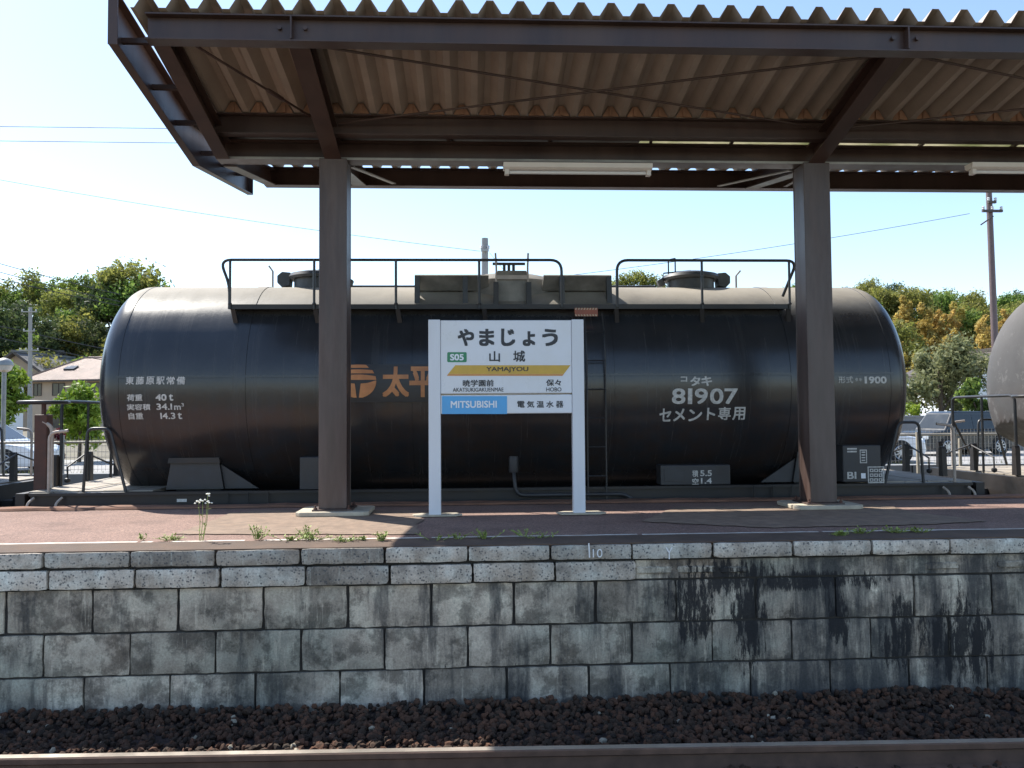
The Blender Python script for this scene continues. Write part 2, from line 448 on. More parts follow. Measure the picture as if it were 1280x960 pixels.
def frp_mat():
    m, n, l, b = _new('translucent gutter sheet')
    b.inputs['Base Color'].default_value = (0.55, 0.55, 0.45, 1)
    tr = n.new('ShaderNodeBsdfTranslucent')
    g = n.new('ShaderNodeNewGeometry').outputs['Position']
    c = ramp(n, l, noise_n(n, l, g, 1.6, 5, 0.6), [(0.35, (0.34, 0.36, 0.22)), (0.65, (0.75, 0.70, 0.58))])
    l.new(c, tr.inputs['Color'])
    mx = n.new('ShaderNodeMixShader')
    mx.inputs[0].default_value = 0.7
    l.new(b.outputs[0], mx.inputs[1])
    l.new(tr.outputs[0], mx.inputs[2])
    l.new(mx.outputs[0], n['Material Output'].inputs['Surface'])
    return m
M['frp'] = frp_mat()

# ------------------------------------------------------------------ mesh builder
class MB:
    def __init__(s):
        s.v, s.f = [], []
    def add(s, vs, fs):
        o = len(s.v)
        s.v += [tuple(v) for v in vs]
        s.f += [tuple(i + o for i in f) for f in fs]
        return s
    def box(s, x0, x1, y0, y1, z0, z1):
        return s.add([(x0, y0, z0), (x1, y0, z0), (x1, y1, z0), (x0, y1, z0), (x0, y0, z1), (x1, y0, z1), (x1, y1, z1), (x0, y1, z1)],
                     [(0, 3, 2, 1), (4, 5, 6, 7), (0, 1, 5, 4), (1, 2, 6, 5), (2, 3, 7, 6), (3, 0, 4, 7)])
    def beam(s, p, q, wd, h, up=(0, 0, 1), ou=0.0, ov=0.0):
        p, q, up = Vector(p), Vector(q), Vector(up)
        d = (q - p).normalized()
        a = d.cross(up).normalized()
        b = a.cross(d).normalized()
        p = p + a * ou + b * ov
        q = q + a * ou + b * ov
        c = [(-1, -1), (1, -1), (1, 1), (-1, 1)]
        vs = [e + a * (i * wd / 2) + b * (j * h / 2) for e in (p, q) for i, j in c]
        return s.add(vs, [(0, 1, 2, 3), (7, 6, 5, 4), (0, 4, 5, 1), (1, 5, 6, 2), (2, 6, 7, 3), (3, 7, 4, 0)])
    def hbeam(s, p, q, wd, h, up=(0, 0, 1), tf=0.012, tw=0.009):
        s.beam(p, q, wd, tf, up, 0, h / 2 - tf / 2)
        s.beam(p, q, wd, tf, up, 0, -h / 2 + tf / 2)
        return s.beam(p, q, tw, h - 2 * tf - 0.002, up)
    def tube(s, pts, r, n=8, cap=True):
        pts = [Vector(p) for p in pts]
        rs = r if hasattr(r, '__len__') else [r] * len(pts)
        prev = None
        o = len(s.v)
        for i, p in enumerate(pts):
            a = pts[max(i - 1, 0)]
            b = pts[min(i + 1, len(pts) - 1)]
            d = (b - a).normalized()
            if prev is None:
                t = Vector((0, 0, 1)) if abs(d.z) < 0.9 else Vector((1, 0, 0))
                x = d.cross(t).normalized()
            else:
                x = (prev - d * prev.dot(d)).normalized()
            prev = x
            y = d.cross(x)
            for k in range(n):
                an = 2 * math.pi * k / n
                s.v.append(tuple(p + (x * math.cos(an) + y * math.sin(an)) * rs[i]))
        for i in range(len(pts) - 1):
            for k in range(n):
                k2 = (k + 1) % n
                s.f.append((o + i * n + k, o + i * n + k2, o + (i + 1) * n + k2, o + (i + 1) * n + k))
        if cap:
            s.f.append(tuple(o + k for k in reversed(range(n))))
            s.f.append(tuple(o + (len(pts) - 1) * n + k for k in range(n)))
        return s
    def lathe(s, prof, n=32, axis='z', c=(0, 0, 0)):
        """prof: (radius, height) pairs"""
        o = len(s.v)
        cx, cy, cz = c
        for r, h in prof:
            for k in range(n):
                a = 2 * math.pi * k / n
                u, v = r * math.cos(a), r * math.sin(a)
                if axis == 'z':
                    s.v.append((cx + u, cy + v, cz + h))
                elif axis == 'x':
                    s.v.append((cx + h, cy + u, cz + v))
                else:
                    s.v.append((cx + u, cy + h, cz + v))
        for i in range(len(prof) - 1):
            for k in range(n):
                k2 = (k + 1) % n
                s.f.append((o + i * n + k, o + i * n + k2, o + (i + 1) * n + k2, o + (i + 1) * n + k))
        s.f.append(tuple(o + k for k in reversed(range(n))))
        s.f.append(tuple(o + (len(prof) - 1) * n + k for k in range(n)))
        return s
    def prism(s, poly, fn, d0, d1):
        """poly of 2D points, fn(u, v, d) -> 3D"""
        k = len(poly)
        vs = [fn(u, v, d0) for u, v in poly] + [fn(u, v, d1) for u, v in poly]
        fs = [tuple(range(k)), tuple(reversed(range(k, 2 * k)))]
        fs += [(i, k + i, k + (i + 1) % k, (i + 1) % k) for i in range(k)]
        return s.add(vs, fs)
    def build(s, name, mat, parent=None, smooth=False, bev=0.0, local=False):
        me = bpy.data.meshes.new(name)
        me.from_pydata(s.v, [], s.f)
        bm = bmesh.new()
        bm.from_mesh(me)
        bmesh.ops.recalc_face_normals(bm, faces=bm.faces)
        bm.to_mesh(me)
        bm.free()
        return link(name, me, mat, parent, smooth, bev, local)

def link(name, me, mat, parent=None, smooth=False, bev=0.0, local=False):
    if mat is not None:
        me.materials.append(M[mat] if isinstance(mat, str) else mat)
    o = bpy.data.objects.new(name, me)
    COL.objects.link(o)
    if smooth:
        me.polygons.foreach_set('use_smooth', [True] * len(me.polygons))
        me.set_sharp_from_angle(angle=R_(38))
    if bev:
        b = o.modifiers.new('bevel', 'BEVEL')
        b.width, b.segments, b.limit_method = bev, 2, 'ANGLE'
    if parent is not None:
        o.parent = parent
        if not local:
            loc = Vector(parent.location)
            p = parent.parent
            while p is not None:
                loc = loc + p.location
                p = p.parent
            if parent.type == 'EMPTY' and parent.parent is None:
                o.matrix_parent_inverse = Matrix.Translation(-Vector(parent.location))
    return o

def tag(o, label=None, cat=None, group=None, kind=None):
    for k, v in (('label', label), ('category', cat), ('group', group), ('kind', kind)):
        if v:
            o[k] = v
    return o

def thing(name, label, cat, loc=(0, 0, 0), group=None, rz=0.0):
    o = bpy.data.objects.new(name, None)
    COL.objects.link(o)
    o.location = loc
    o.rotation_euler = (0, 0, rz)
    o.empty_display_size = 0.2
    return tag(o, label, cat, group)

def clone(root, loc, rz=0.0, sc=1.0, label=None, group=None):
    def cp(o, par):
        c = o.copy()
        COL.objects.link(c)
        c.parent = par
        for ch in o.children:
            cp(ch, c)
        return c
    r = cp(root, None)
    r.location = loc
    r.rotation_euler = (0, 0, rz)
    r.scale = sc if hasattr(sc, '__len__') else (sc, sc, sc)
    tag(r, label, None, group)
    return r

# ------------------------------------------------------------------ lettering
def text_mesh(body, bold=0.0, cut=0):
    c = bpy.data.curves.new('lettering', 'FONT')
    c.body = body
    c.resolution_u = 4
    o = bpy.data.objects.new('lettering', c)
    COL.objects.link(o)
    dg = bpy.context.evaluated_depsgraph_get()
    me = bpy.data.meshes.new_from_object(o.evaluated_get(dg))
    bpy.data.objects.remove(o)
    bpy.data.curves.remove(c)
    me.materials.clear()
    bm = bmesh.new()
    bm.from_mesh(me)
    xs = [v.co.x for v in bm.verts]
    ys = [v.co.y for v in bm.verts]
    x0, x1, y0, y1 = min(xs), max(xs), min(ys), max(ys)
    for v in bm.verts:
        v.co = Vector(((v.co.x - x0) / (x1 - x0), (v.co.y - y0) / (y1 - y0), 0))
    for i in range(1, cut):
        bmesh.ops.bisect_plane(bm, geom=bm.verts[:] + bm.edges[:] + bm.faces[:], plane_co=(0, i / cut, 0), plane_no=(0, 1, 0))
    if bold:
        # heavier strokes: shifted copies, each a hair in front of the last
        geom = bm.verts[:] + bm.edges[:] + bm.faces[:]
        asp = (x1 - x0) / (y1 - y0)
        bx, by = bold / (x1 - x0), bold / (y1 - y0)
        for k, (du, dv) in enumerate(((-1, -1), (1, -1), (1, 1), (-1, 1))):
            d = bmesh.ops.duplicate(bm, geom=geom)
            for e in d['geom']:
                if isinstance(e, bmesh.types.BMVert):
                    e.co.x += du * bx
                    e.co.y += dv * by
                    e.co.z = k + 1
    bm.to_mesh(me)
    bm.free()
    return me

def letter(body, fn, mat, parent, bold=0.0, cut=0, local=False):
    me = text_mesh(body, bold, cut)
    for v in me.vertices:
        k = v.co.z
        p = Vector(fn(v.co.x, v.co.y))
        p.y -= 0.0003 * k
        v.co = p
    me.update()
    return link('lettering', me, mat, parent, local=local)

def poly_flat(polys, fn, name, mat, parent, local=False, cut=0):
    bm = bmesh.new()
    for p in polys:
        bm.faces.new([bm.verts.new((u, v, 0)) for u, v in p])
    for i in range(1, cut):
        bmesh.ops.bisect_plane(bm, geom=bm.verts[:] + bm.edges[:] + bm.faces[:], plane_co=(0, i / cut, 0), plane_no=(0, 1, 0))
    bmesh.ops.triangulate(bm, faces=bm.faces)
    for v in bm.verts:
        v.co = fn(v.co.x, v.co.y)
    me = bpy.data.meshes.new(name)
    bm.to_mesh(me)
    bm.free()
    return link(name, me, mat, parent, local=local)

# ================================================================== SETTING
YE, YB = 5.93, 8.73            # platform front and back edge
RAILZ = -1.0
# ground: one sheet to the horizon, a shade below track level near the tracks
def sheet(name, x0, x1, y0, y1, z, mat, kind='structure', parent=None):
    o = MB().add([(x0, y0, z), (x1, y0, z), (x1, y1, z), (x0, y1, z)], [(0, 1, 2, 3)]).build(name, mat, parent)
    if parent is None:
        tag(o, kind=kind)
    return o
sheet('ground', -1500, 1500, -1500, 1500, -1.32, 'ground')
# the trackbeds (raised ballast)
def bed(name, ya, yb, z):
    mb = MB()
    mb.prism([(ya - 0.5, -1.30), (yb + 0.5, -1.30), (yb, z), (ya, z)], lambda u, v, d: (d, u, v), -60, 60)
    return tag(mb.build(name, 'bed'), kind='structure')
bed('ballast_bed', 2.6, YE - 0.02, -1.168)
bed('ballast_bed', 8.75, 12.0, -1.19)
# raised ground and road beyond the sidings
mb = MB()
mb.box(-400, 400, 16.3, 420, -1.31, -0.50)
tag(mb.build('terrace_ground', 'ground'), kind='structure')
sheet('road', -400, 400, 18.6, 28.5, -0.49, 'road')

# hill behind
def hill_h(x, y):
    t = max(0.0, min(1.0, (y - 100) / 42.0))
    t = t * t * (3 - 2 * t)
    base = 17.0 + (3.0 if x < -34 else 0.0) + 2.0 * math.sin(x * 0.045 + 1.0) + 1.5 * math.sin(x * 0.11)
    if -38 < x < 12:
        base -= 4.0 * math.sin((x + 38) / 50 * math.pi)
    return -0.5 + t * base
nx, ny = 90, 24
hv, hf = [], []
for j in range(ny + 1):
    for i in range(nx + 1):
        x = -260 + 560 * i / nx
        y = 98 + 150 * (j / ny) ** 1.4
        hv.append((x, y, hill_h(x, y) - (0.3 if j == 0 else 0) + (noise.noise((x * 0.06, y * 0.06, 0)) * 0.8 if j else 0)))
for j in range(ny):
    for i in range(nx):
        a = j * (nx + 1) + i
        hf.append((a, a + 1, a + nx + 2, a + nx + 1))
tag(MB().add(hv, hf).build('hill', 'hill', smooth=True), kind='structure')

# ------------------------------------------------------------------ island platform
plat = MB().box(-40, 40, YE + 0.03, YB, -1.31, -0.004).build('platform', 'platform')
tag(plat, kind='structure')
def ppart(mb, name, mat, **k):
    return mb.build(name, mat, plat, **k)
ppart(MB().box(-7.2, 8.2, YE + 0.024, YE + 0.03, -1.3, -0.03), 'mortar_backing', 'mortar')

def block(name, x0, x1, z0, z1, y, mat, seed, depth=0.05, chip=0.006):
    """one cast block: bulged front face with worn, chipped arrises"""
    rnd = random.Random(seed)
    nx_, nz_ = 10, 5
    vs, fs = [], []
    def rim(t):
        return min(t, 1 - t)
    for j in range(nz_ + 1):
        for i in range(nx_ + 1):
            u, v = i / nx_, j / nz_
            if i in (0, nx_):
                uu = u
            else:
                uu = u + rnd.uniform(-0.012, 0.012)
            x = x0 + (x1 - x0) * uu
            z = z0 + (z1 - z0) * v
            e = 0.0
            if i in (0, nx_) or j in (0, nz_):
                e = 0.004 + rnd.random() * chip * 0.8
                if i == 0: x += rnd.random() * chip
                if i == nx_: x -= rnd.random() * chip
                if j == 0: z += rnd.random() * chip
                if j == nz_: z -= rnd.random() * chip * 0.6
                if i in (0, nx_) and j in (0, nz_):
                    e += rnd.random() * 0.006
                    x += (0.003 if i == 0 else -0.003)
                    z += (0.003 if j == 0 else -0.003)
            vs.append((x, y + e + rnd.uniform(-0.0012, 0.0012), z))
    W = nx_ + 1
    for j in range(nz_):
        for i in range(nx_):
            a = j * W + i
            fs.append((a, a + 1, a + W + 1, a + W))
    loop = [i for i in range(W)] + [j * W + nx_ for j in range(1, nz_ + 1)] + [nz_ * W + i for i in range(nx_ - 1, -1, -1)] + [j * W for j in range(nz_ - 1, 0, -1)]
    o = len(vs)
    for k in loop:
        x, yy, z = vs[k]
        vs.append((x, y + depth, z))
    L = len(loop)
    for k in range(L):
        fs.append((loop[k], loop[(k + 1) % L], o + (k + 1) % L, o + k))
    return ppart(MB().add(vs, fs), name, mat, smooth=True)

ZC1 = (at(640, 701, YE).z, 0.0)
ZC2 = (at(640, 727, YE).z, at(640, 703, YE).z)
ZR = [(at(640, 781.2, YE).z, at(640, 728.3, YE).z), (at(640, 833.5, YE).z, at(640, 782.2, YE).z), (at(640, 888, YE).z - 0.04, at(640, 834.5, YE).z)]
PB = 0.605
def row(name, ref_px, ref_py, z, mat, y, x_lo=-6.8, x_hi=7.8, gap=0.008, seed=0, chip=0.006):
    xr = at(ref_px, ref_py, y).x
    k0 = math.floor((x_lo - xr) / PB)
    k = k0
    while xr + (k + 1) * PB < x_hi:
        a, b_ = xr + k * PB, xr + (k + 1) * PB
        rr = random.Random(seed * 100 + k)
        block(name, a + gap / 2 + rr.uniform(-.002, .004), b_ - gap / 2 - rr.uniform(-.002, .004), z[0] + rr.uniform(0, .004), z[1] - rr.uniform(0, .004), y + rr.uniform(-.006, .006), mat, seed * 100 + k, chip=chip)
        k += 1
row('coping_block', 585, 692, ZC1, 'coping', YE - 0.035, gap=0.010, seed=1, chip=0.006)
row('coping_block', 591, 715, ZC2, 'coping', YE - 0.030, x_hi=at(796, 715, YE).x, gap=0.012, seed=2, chip=0.006)
row('wall_block', 539, 760, ZR[0], 'block', YE, seed=3, chip=0.008)
row('wall_block', 585, 810, ZR[1], 'block', YE, seed=4, chip=0.006)
row('wall_block', 530, 865, ZR[2], 'block', YE, seed=5, chip=0.005)
# old narrow course exposed where the second coping has gone
xa = at(793, 715, YE).x
ppart(MB().box(xa + 0.01, 8.0, YE + 0.008, YE + 0.022, ZC2[0] + 0.004, ZC2[1] - 0.002), 'rubble_band', 'block')
k = 0
while xa < 7.8:
    ln = random.uniform(0.22, 0.5)
    if random.random() < 0.55:
        block('wall_fragment', xa + 0.01, xa + ln - 0.02, ZC2[0] + 0.03 + random.random() * 0.01, ZC2[1] - 0.045 - random.random() * 0.015, YE - 0.008 + random.random() * 0.006, 'block', 900 + k, depth=0.02, chip=0.012)
    xa += ln
    k += 1
# top of platform: brown edge strip, worn white line, beige patches, rusty back kerb
YL = atz(640, 671, 0).y
ppart(MB().box(-40, 40, YE - 0.036 + 0.03, YL - 0.03, -0.003, 0.004), 'edge_strip', 'edge')
def line_piece(pxa, pxb):
    a, b_ = atz(pxa, 671, 0).x, atz(pxb, 671, 0).x
    mb = MB()
    n = max(3, int((b_ - a) / 0.12))
    vs, fs = [], []
    for i in range(n + 1):
        x = a + (b_ - a) * i / n
        vs += [(x, YL - 0.022 + random.uniform(-.008, .008), 0.0045), (x, YL + 0.022 + random.uniform(-.008, .008), 0.0045)]
    for i in range(n):
        fs.append((2 * i, 2 * i + 2, 2 * i + 3, 2 * i + 1))
    ppart(mb.add(vs, fs), 'painted_line', 'line')
for a, b_ in ((-300, 24), (28, 190), (195, 208), (230, 315), (338, 532), (540, 800), (806, 1040), (1046, 1500)):
    line_piece(a, b_)
def patch(pts):
    c = [atz(px, py, 0) for px, py in pts]
    vs = []
    for i, p in enumerate(c):
        q = c[(i + 1) % len(c)]
        k = max(2, int((q - p).length / 0.07))
        for j in range(k):
            v = p.lerp(q, j / k)
            vs.append((v.x + random.uniform(-.018, .018), v.y + random.uniform(-.018, .018), 0.0035))
    ppart(MB().add(vs, [tuple(range(len(vs)))]), 'concrete_patch', 'patch')
patch([(215, 668), (235, 662), (290, 641), (330, 638), (520, 638), (531, 650), (522, 656), (524, 668)])
patch([(800, 652), (845, 634), (1105, 631), (1140, 640), (1235, 652), (1150, 656), (960, 660)])
mb = MB()
n = 120
vs, fs = [], []
for i in range(n + 1):
    x = -14 + 30 * i / n
    j = random.uniform(-0.012, 0.012)
    vs += [(x, YB - 0.15 + j, 0.002), (x, YB - 0.13 + j, 0.022 + random.uniform(-.006, .006)), (x, YB + 0.03, 0.026 + random.uniform(-.006, .006)), (x, YB + 0.03, -0.3)]
for i in range(n):
    for k in range(3):
        fs.append((4 * i + k, 4 * i + 4 + k, 4 * i + 5 + k, 4 * i + 1 + k))
ppart(mb.add(vs, fs), 'back_kerb', 'rust_edge')
# chalk marks on the coping
yc = YE - 0.047
def flat_y(px0, py0, px1, py1, Y):
    a, b_ = at(px0, py1, Y), at(px1, py0, Y)
    return lambda u, v: (a.x + (b_.x - a.x) * u, Y, a.z + (b_.z - a.z) * v)
letter('10', flat_y(741, 686, 753, 697, yc), 'chalk', plat, 0.0).name = 'chalk_mark'
p0, p1 = at(736, 679, yc), at(737, 697, yc)
MB().beam(p0, p1, 0.010, 0.002, (0, 1, 0)).build('chalk_mark', 'chalk', plat)
letter('Y', flat_y(832, 684, 841, 699, yc), 'chalk', plat, 0.0).name = 'chalk_mark'

# ------------------------------------------------------------------ near track
ra, rb = atz(0, 946, RAILZ), atz(1280, 925, RAILZ)
rd = (rb - ra).normalized()
def rail(p, q, nm='rail', label='', parent=None):
    """flat-bottom rail: foot, web, head with polished running surface"""
    prof = [(-.06, -.153), (.06, -.153), (.06, -.142), (.012, -.125), (.008, -.05), (.032, -.035), (.032, -.006), (.026, 0), (-.026, 0), (-.032, -.006), (-.032, -.035), (-.008, -.05), (-.012, -.125), (-.06, -.142)]
    d = (q - p).normalized()
    s_ = d.cross(Vector((0, 0, 1)))
    t = thing(nm, label, 'rail', p) if parent is None else parent
    mb = MB().prism(prof, lambda u, v, dd: p + d * dd + s_ * u + Vector((0, 0, v)), 0, (q - p).length)
    b = mb.build('rail_body', 'rail_side', t)
    MB().prism([(-.025, .0005), (.025, .0005), (.025, .002), (-.025, .002)], lambda u, v, dd: p + d * dd + s_ * u + Vector((0, 0, v)), 0, (q - p).length).build('running_surface', 'rail_top', t)
    return t
A, B = ra - rd * 30, rb + rd * 30
nrm = Vector((rd.y, -rd.x, 0))
rail(A, B, label='steel running rail in dark ballast just below the platform wall')
rail(A + nrm * 1.13, B + nrm * 1.13, label='steel running rail on the side of the track away from the platform wall')
for i in range(-9, 12):
    x = 0.6 * i
    c = ra + rd * ((x - ra.x) / rd.x) + nrm * 0.55
    o = MB().prism([(-.11, -.17), (.11, -.17), (.085, 0), (-.085, 0)], lambda u, v, d: Vector((c.x, c.y, RAILZ - 0.170)) + rd * u + nrm * d + Vector((0, 0, v)), -1.0, 0.88).build('sleeper', 'sleeper', bev=0.01)
    tag(o, 'concrete sleeper under the rails of the track beside the platform wall', 'sleeper', 'sleepers of the track beside the platform wall')

# loose ballast stones
def stones(name, n, xr, yr, zf, smin, smax, seed):
    rs = np.random.RandomState(seed)
    t = (1 + 5 ** 0.5) / 2
    ico = np.array([(-1, t, 0), (1, t, 0), (-1, -t, 0), (1, -t, 0), (0, -1, t), (0, 1, t), (0, -1, -t), (0, 1, -t), (t, 0, -1), (t, 0, 1), (-t, 0, -1), (-t, 0, 1)], float)
    ico /= np.linalg.norm(ico[0])
    tri = np.array([(0, 11, 5), (0, 5, 1), (0, 1, 7), (0, 7, 10), (0, 10, 11), (1, 5, 9), (5, 11, 4), (11, 10, 2), (10, 7, 6), (7, 1, 8), (3, 9, 4), (3, 4, 2), (3, 2, 6), (3, 6, 8), (3, 8, 9), (4, 9, 5), (2, 4, 11), (6, 2, 10), (8, 6, 7), (9, 8, 1)])
    V = np.zeros((n, 12, 3))
    x = rs.uniform(*xr, n)
    y = rs.uniform(*yr, n)
    s = rs.uniform(smin, smax, n) * 0.5
    for i in range(n):
        q = rs.normal(size=4)
        q /= np.linalg.norm(q)
        a, b, c, d = q
        Rm = np.array([[1 - 2 * (c * c + d * d), 2 * (b * c - a * d), 2 * (b * d + a * c)], [2 * (b * c + a * d), 1 - 2 * (b * b + d * d), 2 * (c * d - a * b)], [2 * (b * d - a * c), 2 * (c * d + a * b), 1 - 2 * (b * b + c * c)]])
        p = ico * rs.uniform(0.72, 1.2, (12, 1)) * np.array([1.15, 0.95, 0.72])
        V[i] = (p * s[i]) @ Rm.T + np.array([x[i], y[i], zf(x[i], y[i]) + rs.uniform(-0.012, 0.012)])
    F = (tri[None] + (np.arange(n) * 12)[:, None, None]).reshape(-1, 3)
    me = bpy.data.meshes.new(name)
    me.from_pydata(V.reshape(-1, 3).tolist(), [], F.tolist())
    tint = np.where(rs.rand(n) < 0.009, 1.0, rs.rand(n) * 0.72)
    at_ = me.attributes.new('tint', 'FLOAT', 'FACE')
    at_.data.foreach_set('value', np.repeat(tint, 20).astype(np.float32))
    o = link(name, me, 'stones')
    return tag(o, kind='stuff')
def zb(x, y):
    return -1.150 + 0.03 * max(0, (y - 5.5) / 0.43) ** 1.5 + 0.02 * noise.noise((x * 2.3, y * 2.3, 0))
stones('ballast', 16500, (-4.8, 5.8), (3.9, YE - 0.01), zb, 0.026, 0.064, 3)

# ================================================================== SHELTER
YF, YI, YV, YR = 6.25, 7.64, 8.0, 9.8
XL, XRR = -2.5, 13.2
zf_t, zf_b = at(640, 28, YF).z, at(640, 60, YF).z
zi_t, zi_b = at(640, 148, YI).z, at(640, 172, YI).z
zl_t, zl_b = at(640, 181, YV).z, at(640, 205, YV).z
zr_b = at(640, 235, YR).z
zr_t = zr_b + 0.222
YI2 = 2 * YV - YI
sh = thing('platform_shelter', 'brown steel platform shelter with butterfly roof of folded sheet on two visible columns', 'shelter', (0.6, YV, 0))
def part(mb, name, mat='steel_brown', parent=sh, **k):
    return mb.build(name, mat, parent, **k)
colx = [at(419, 420, YV).x, at(1018, 420, YV).x]
sp = colx[1] - colx[0]
colx += [colx[1] + sp, colx[1] + 2 * sp]
def column(x):
    wd = 0.27
    c = MB()
    c.box(x - wd / 2, x + wd / 2, YV - 0.14, YV - 0.125, 0.0605, zl_b)
    c.box(x - wd / 2, x + wd / 2, YV + 0.125, YV + 0.14, 0.0605, zl_b)
    c.box(x - wd / 2 + 0.004, x - wd / 2 + 0.016, YV - 0.124, YV + 0.124, 0.0605, zl_b)
    c.box(x + wd / 2 - 0.016, x + wd / 2 - 0.004, YV - 0.124, YV + 0.124, 0.0605, zl_b)
    co = part(c, 'column', 'steel_post', bev=0.006)
    f = MB().prism([(-.29, -.27), (.31, -.27), (.36, -.22), (.36, .24), (.30, .28), (-.27, .28), (-.34, .22), (-.34, -.21)], lambda u, v, d: (x + u, YV + v, d), 0.004, 0.045)
    f.build('footing', 'concrete_pad', sh, bev=0.008)
for x in colx:
    column(x)
    MB().box(x - 0.19, x + 0.19, YV - 0.19, YV + 0.19, 0.046, 0.060).build('base_plate', 'steel_post', sh, bev=0.002)
    for bx in (-0.16, 0.16):
        for by in (-0.165, 0.165):
            MB().lathe([(0.018, 0.0), (0.018, 0.016), (0.009, 0.018), (0.009, 0.04)], 6, 'z', (x + bx, YV + by, 0.0605)).build('anchor_bolt', 'rustpost', sh)

# long beams
def hb(name, y, zb_, zt_, wd=0.12, x0=XL, x1=XRR):
    zc = (zb_ + zt_) / 2
    return part(MB().hbeam((x0, y, zc), (x1, y, zc), wd, zt_ - zb_), name)
hb('eave_beam', YF, zf_b, zf_t, 0.13)
hb('inner_purlin', YI, zi_b, zi_t, 0.12)
hb('inner_purlin', YI2, zi_b, zi_t, 0.12)
hb('eave_beam', YR, zr_b, zr_t, 0.13)
hb('ridge_girder', YV, zl_b, zl_t, 0.18)
part(MB().box(XL, XRR, YV - 0.093, YV - 0.0905, zl_b - 0.001, zl_b + 0.022), 'girder_edge_strip', 'gutter')
# arms (rafters) at the columns and at the roof end
def arm(x, w_=0.16):
    for y0, z0, y1, z1 in ((YV - 0.10, (zl_b + zl_t) / 2 - 0.02, YF + 0.075, (zf_b + zf_t) / 2 - 0.005), (YV + 0.10, (zl_b + zl_t) / 2 - 0.02, YR - 0.075, (zr_b + zr_t) / 2 - 0.02)):
        part(MB().hbeam((x, y0, z0), (x, y1, z1), w_, 0.19, tf=0.014), 'rafter')
for x in colx:
    arm(x)
arm(XL + 0.08, 0.13)
arm(XRR - 0.08, 0.13)
# splice plates and bolts on the front eave beam
for px in (366, 1130):
    x = at(px, 45, YF).x
    part(MB().box(x - 0.006, x + 0.006, YF - 0.075, YF - 0.008, zf_b + 0.014, zf_t - 0.014), 'stiffener')
    for s_ in (-1, 1):
        part(MB().lathe([(0.018, -0.03), (0.018, -0.012), (0.010, -0.008)], 8, 'y', (x + s_ * 0.10, YF + 0.0, (zf_b + zf_t) / 2 + 0.02)), 'bolt')
# folded roof sheets
def roof_sheet(name, ya, za, yb_, zb_):
    P, H = 0.24, 0.105
    prof = [(0.0, 0), (0.028, 0), (0.094, H), (0.146, H), (0.212, 0)]
    xs = []
    k = 0
    x = XL - 0.10
    while x < XRR + 0.1:
        xs += [(x + u, v) for u, v in prof]
        x += P
    m = len(xs)
    seg = 4
    vs, fs = [], []
    for j in range(seg + 1):
        t = j / seg
        for (x, h) in xs:
            vs.append((x, ya + (yb_ - ya) * t, za + (zb_ - za) * t + h))
    for j in range(seg):
        for i in range(m - 1):
            fs.append((j * m + i, j * m + i + 1, (j + 1) * m + i + 1, (j + 1) * m + i))
    o = part(MB().add(vs, fs), name, 'roof_under')
    so = o.modifiers.new('thickness', 'SOLIDIFY')
    so.thickness, so.offset = 0.003, 1.0
    return o
sl_ = (zf_t - zi_t) / (YI - YF)
roof_sheet('roof_sheet', YF - 0.09, zf_t + sl_ * 0.09 + 0.004, YV - 0.14, zi_t - sl_ * (YV - 0.14 - YI) + 0.006)
roof_sheet('roof_sheet', YV + 0.14, zi_t - sl_ * (YI2 - YV - 0.14) + 0.006, YR + 0.12, zr_t + 0.008 + 0.12 * (zr_t - zi_t) / (YR - YI2))
# tight frames: bent straps that close each rib on the purlin and on the eaves
tf_me = None
def tight(x, y, z, mat_parent=sh):
    global tf_me
    if tf_me is None:
        mb = MB()
        H = 0.098
        mb.prism([(-.080, 0), (-.023, H), (.023, H), (.080, 0)], lambda u, v, d: (u, d, v), -0.004, 0.004)
        mb.box(-0.014, 0.014, -0.02, -0.004, 0.0, H * 0.8)
        o = mb.build('tight_frame', 'tight', sh)
        tf_me = o.data
    else:
        o = bpy.data.objects.new('tight_frame', tf_me)
        COL.objects.link(o)
        o.parent = sh
        o.matrix_parent_inverse = Matrix.Translation(-Vector(sh.location))
    o.location = (x, y, z)
x = XL - 0.10 + 0.12
while x < 9.0:
    tight(x, YI - 0.05, zi_t + 0.010)
    x += 0.24
# valley gutter: dusty sheet, translucent panels further along
def gutter(x0, x1, mat):
    g = MB()
    w_ = 0.22
    zt, zb2 = zi_t + 0.01, zi_t - 0.085
    g.prism([(-w_, zt), (-w_ + 0.006, zt), (-w_ + 0.006, zb2 + 0.006), (w_ - 0.006, zb2 + 0.006), (w_ - 0.006, zt), (w_, zt), (w_, zb2), (-w_, zb2)], lambda u, v, d: (d, YV + u, v), x0, x1)
    return part(g, 'valley_gutter', mat)
xg = at(800, 178, YV).x
gutter(XL, xg, 'steel_brown')
for a in range(4):
    gutter(xg + 0.004 + a * 2.4, xg + (a + 1) * 2.4, 'frp')
# gutter bearers
for px in (560, 685, 810, 910, 1145, 1260):
    x = at(px, 178, YV).x
    part(MB().beam((x - 0.03, YI + 0.062, zi_b + 0.07), (x + 0.08, YI2 - 0.062, zi_b + 0.07), 0.03, 0.03), 'gutter_bearer')
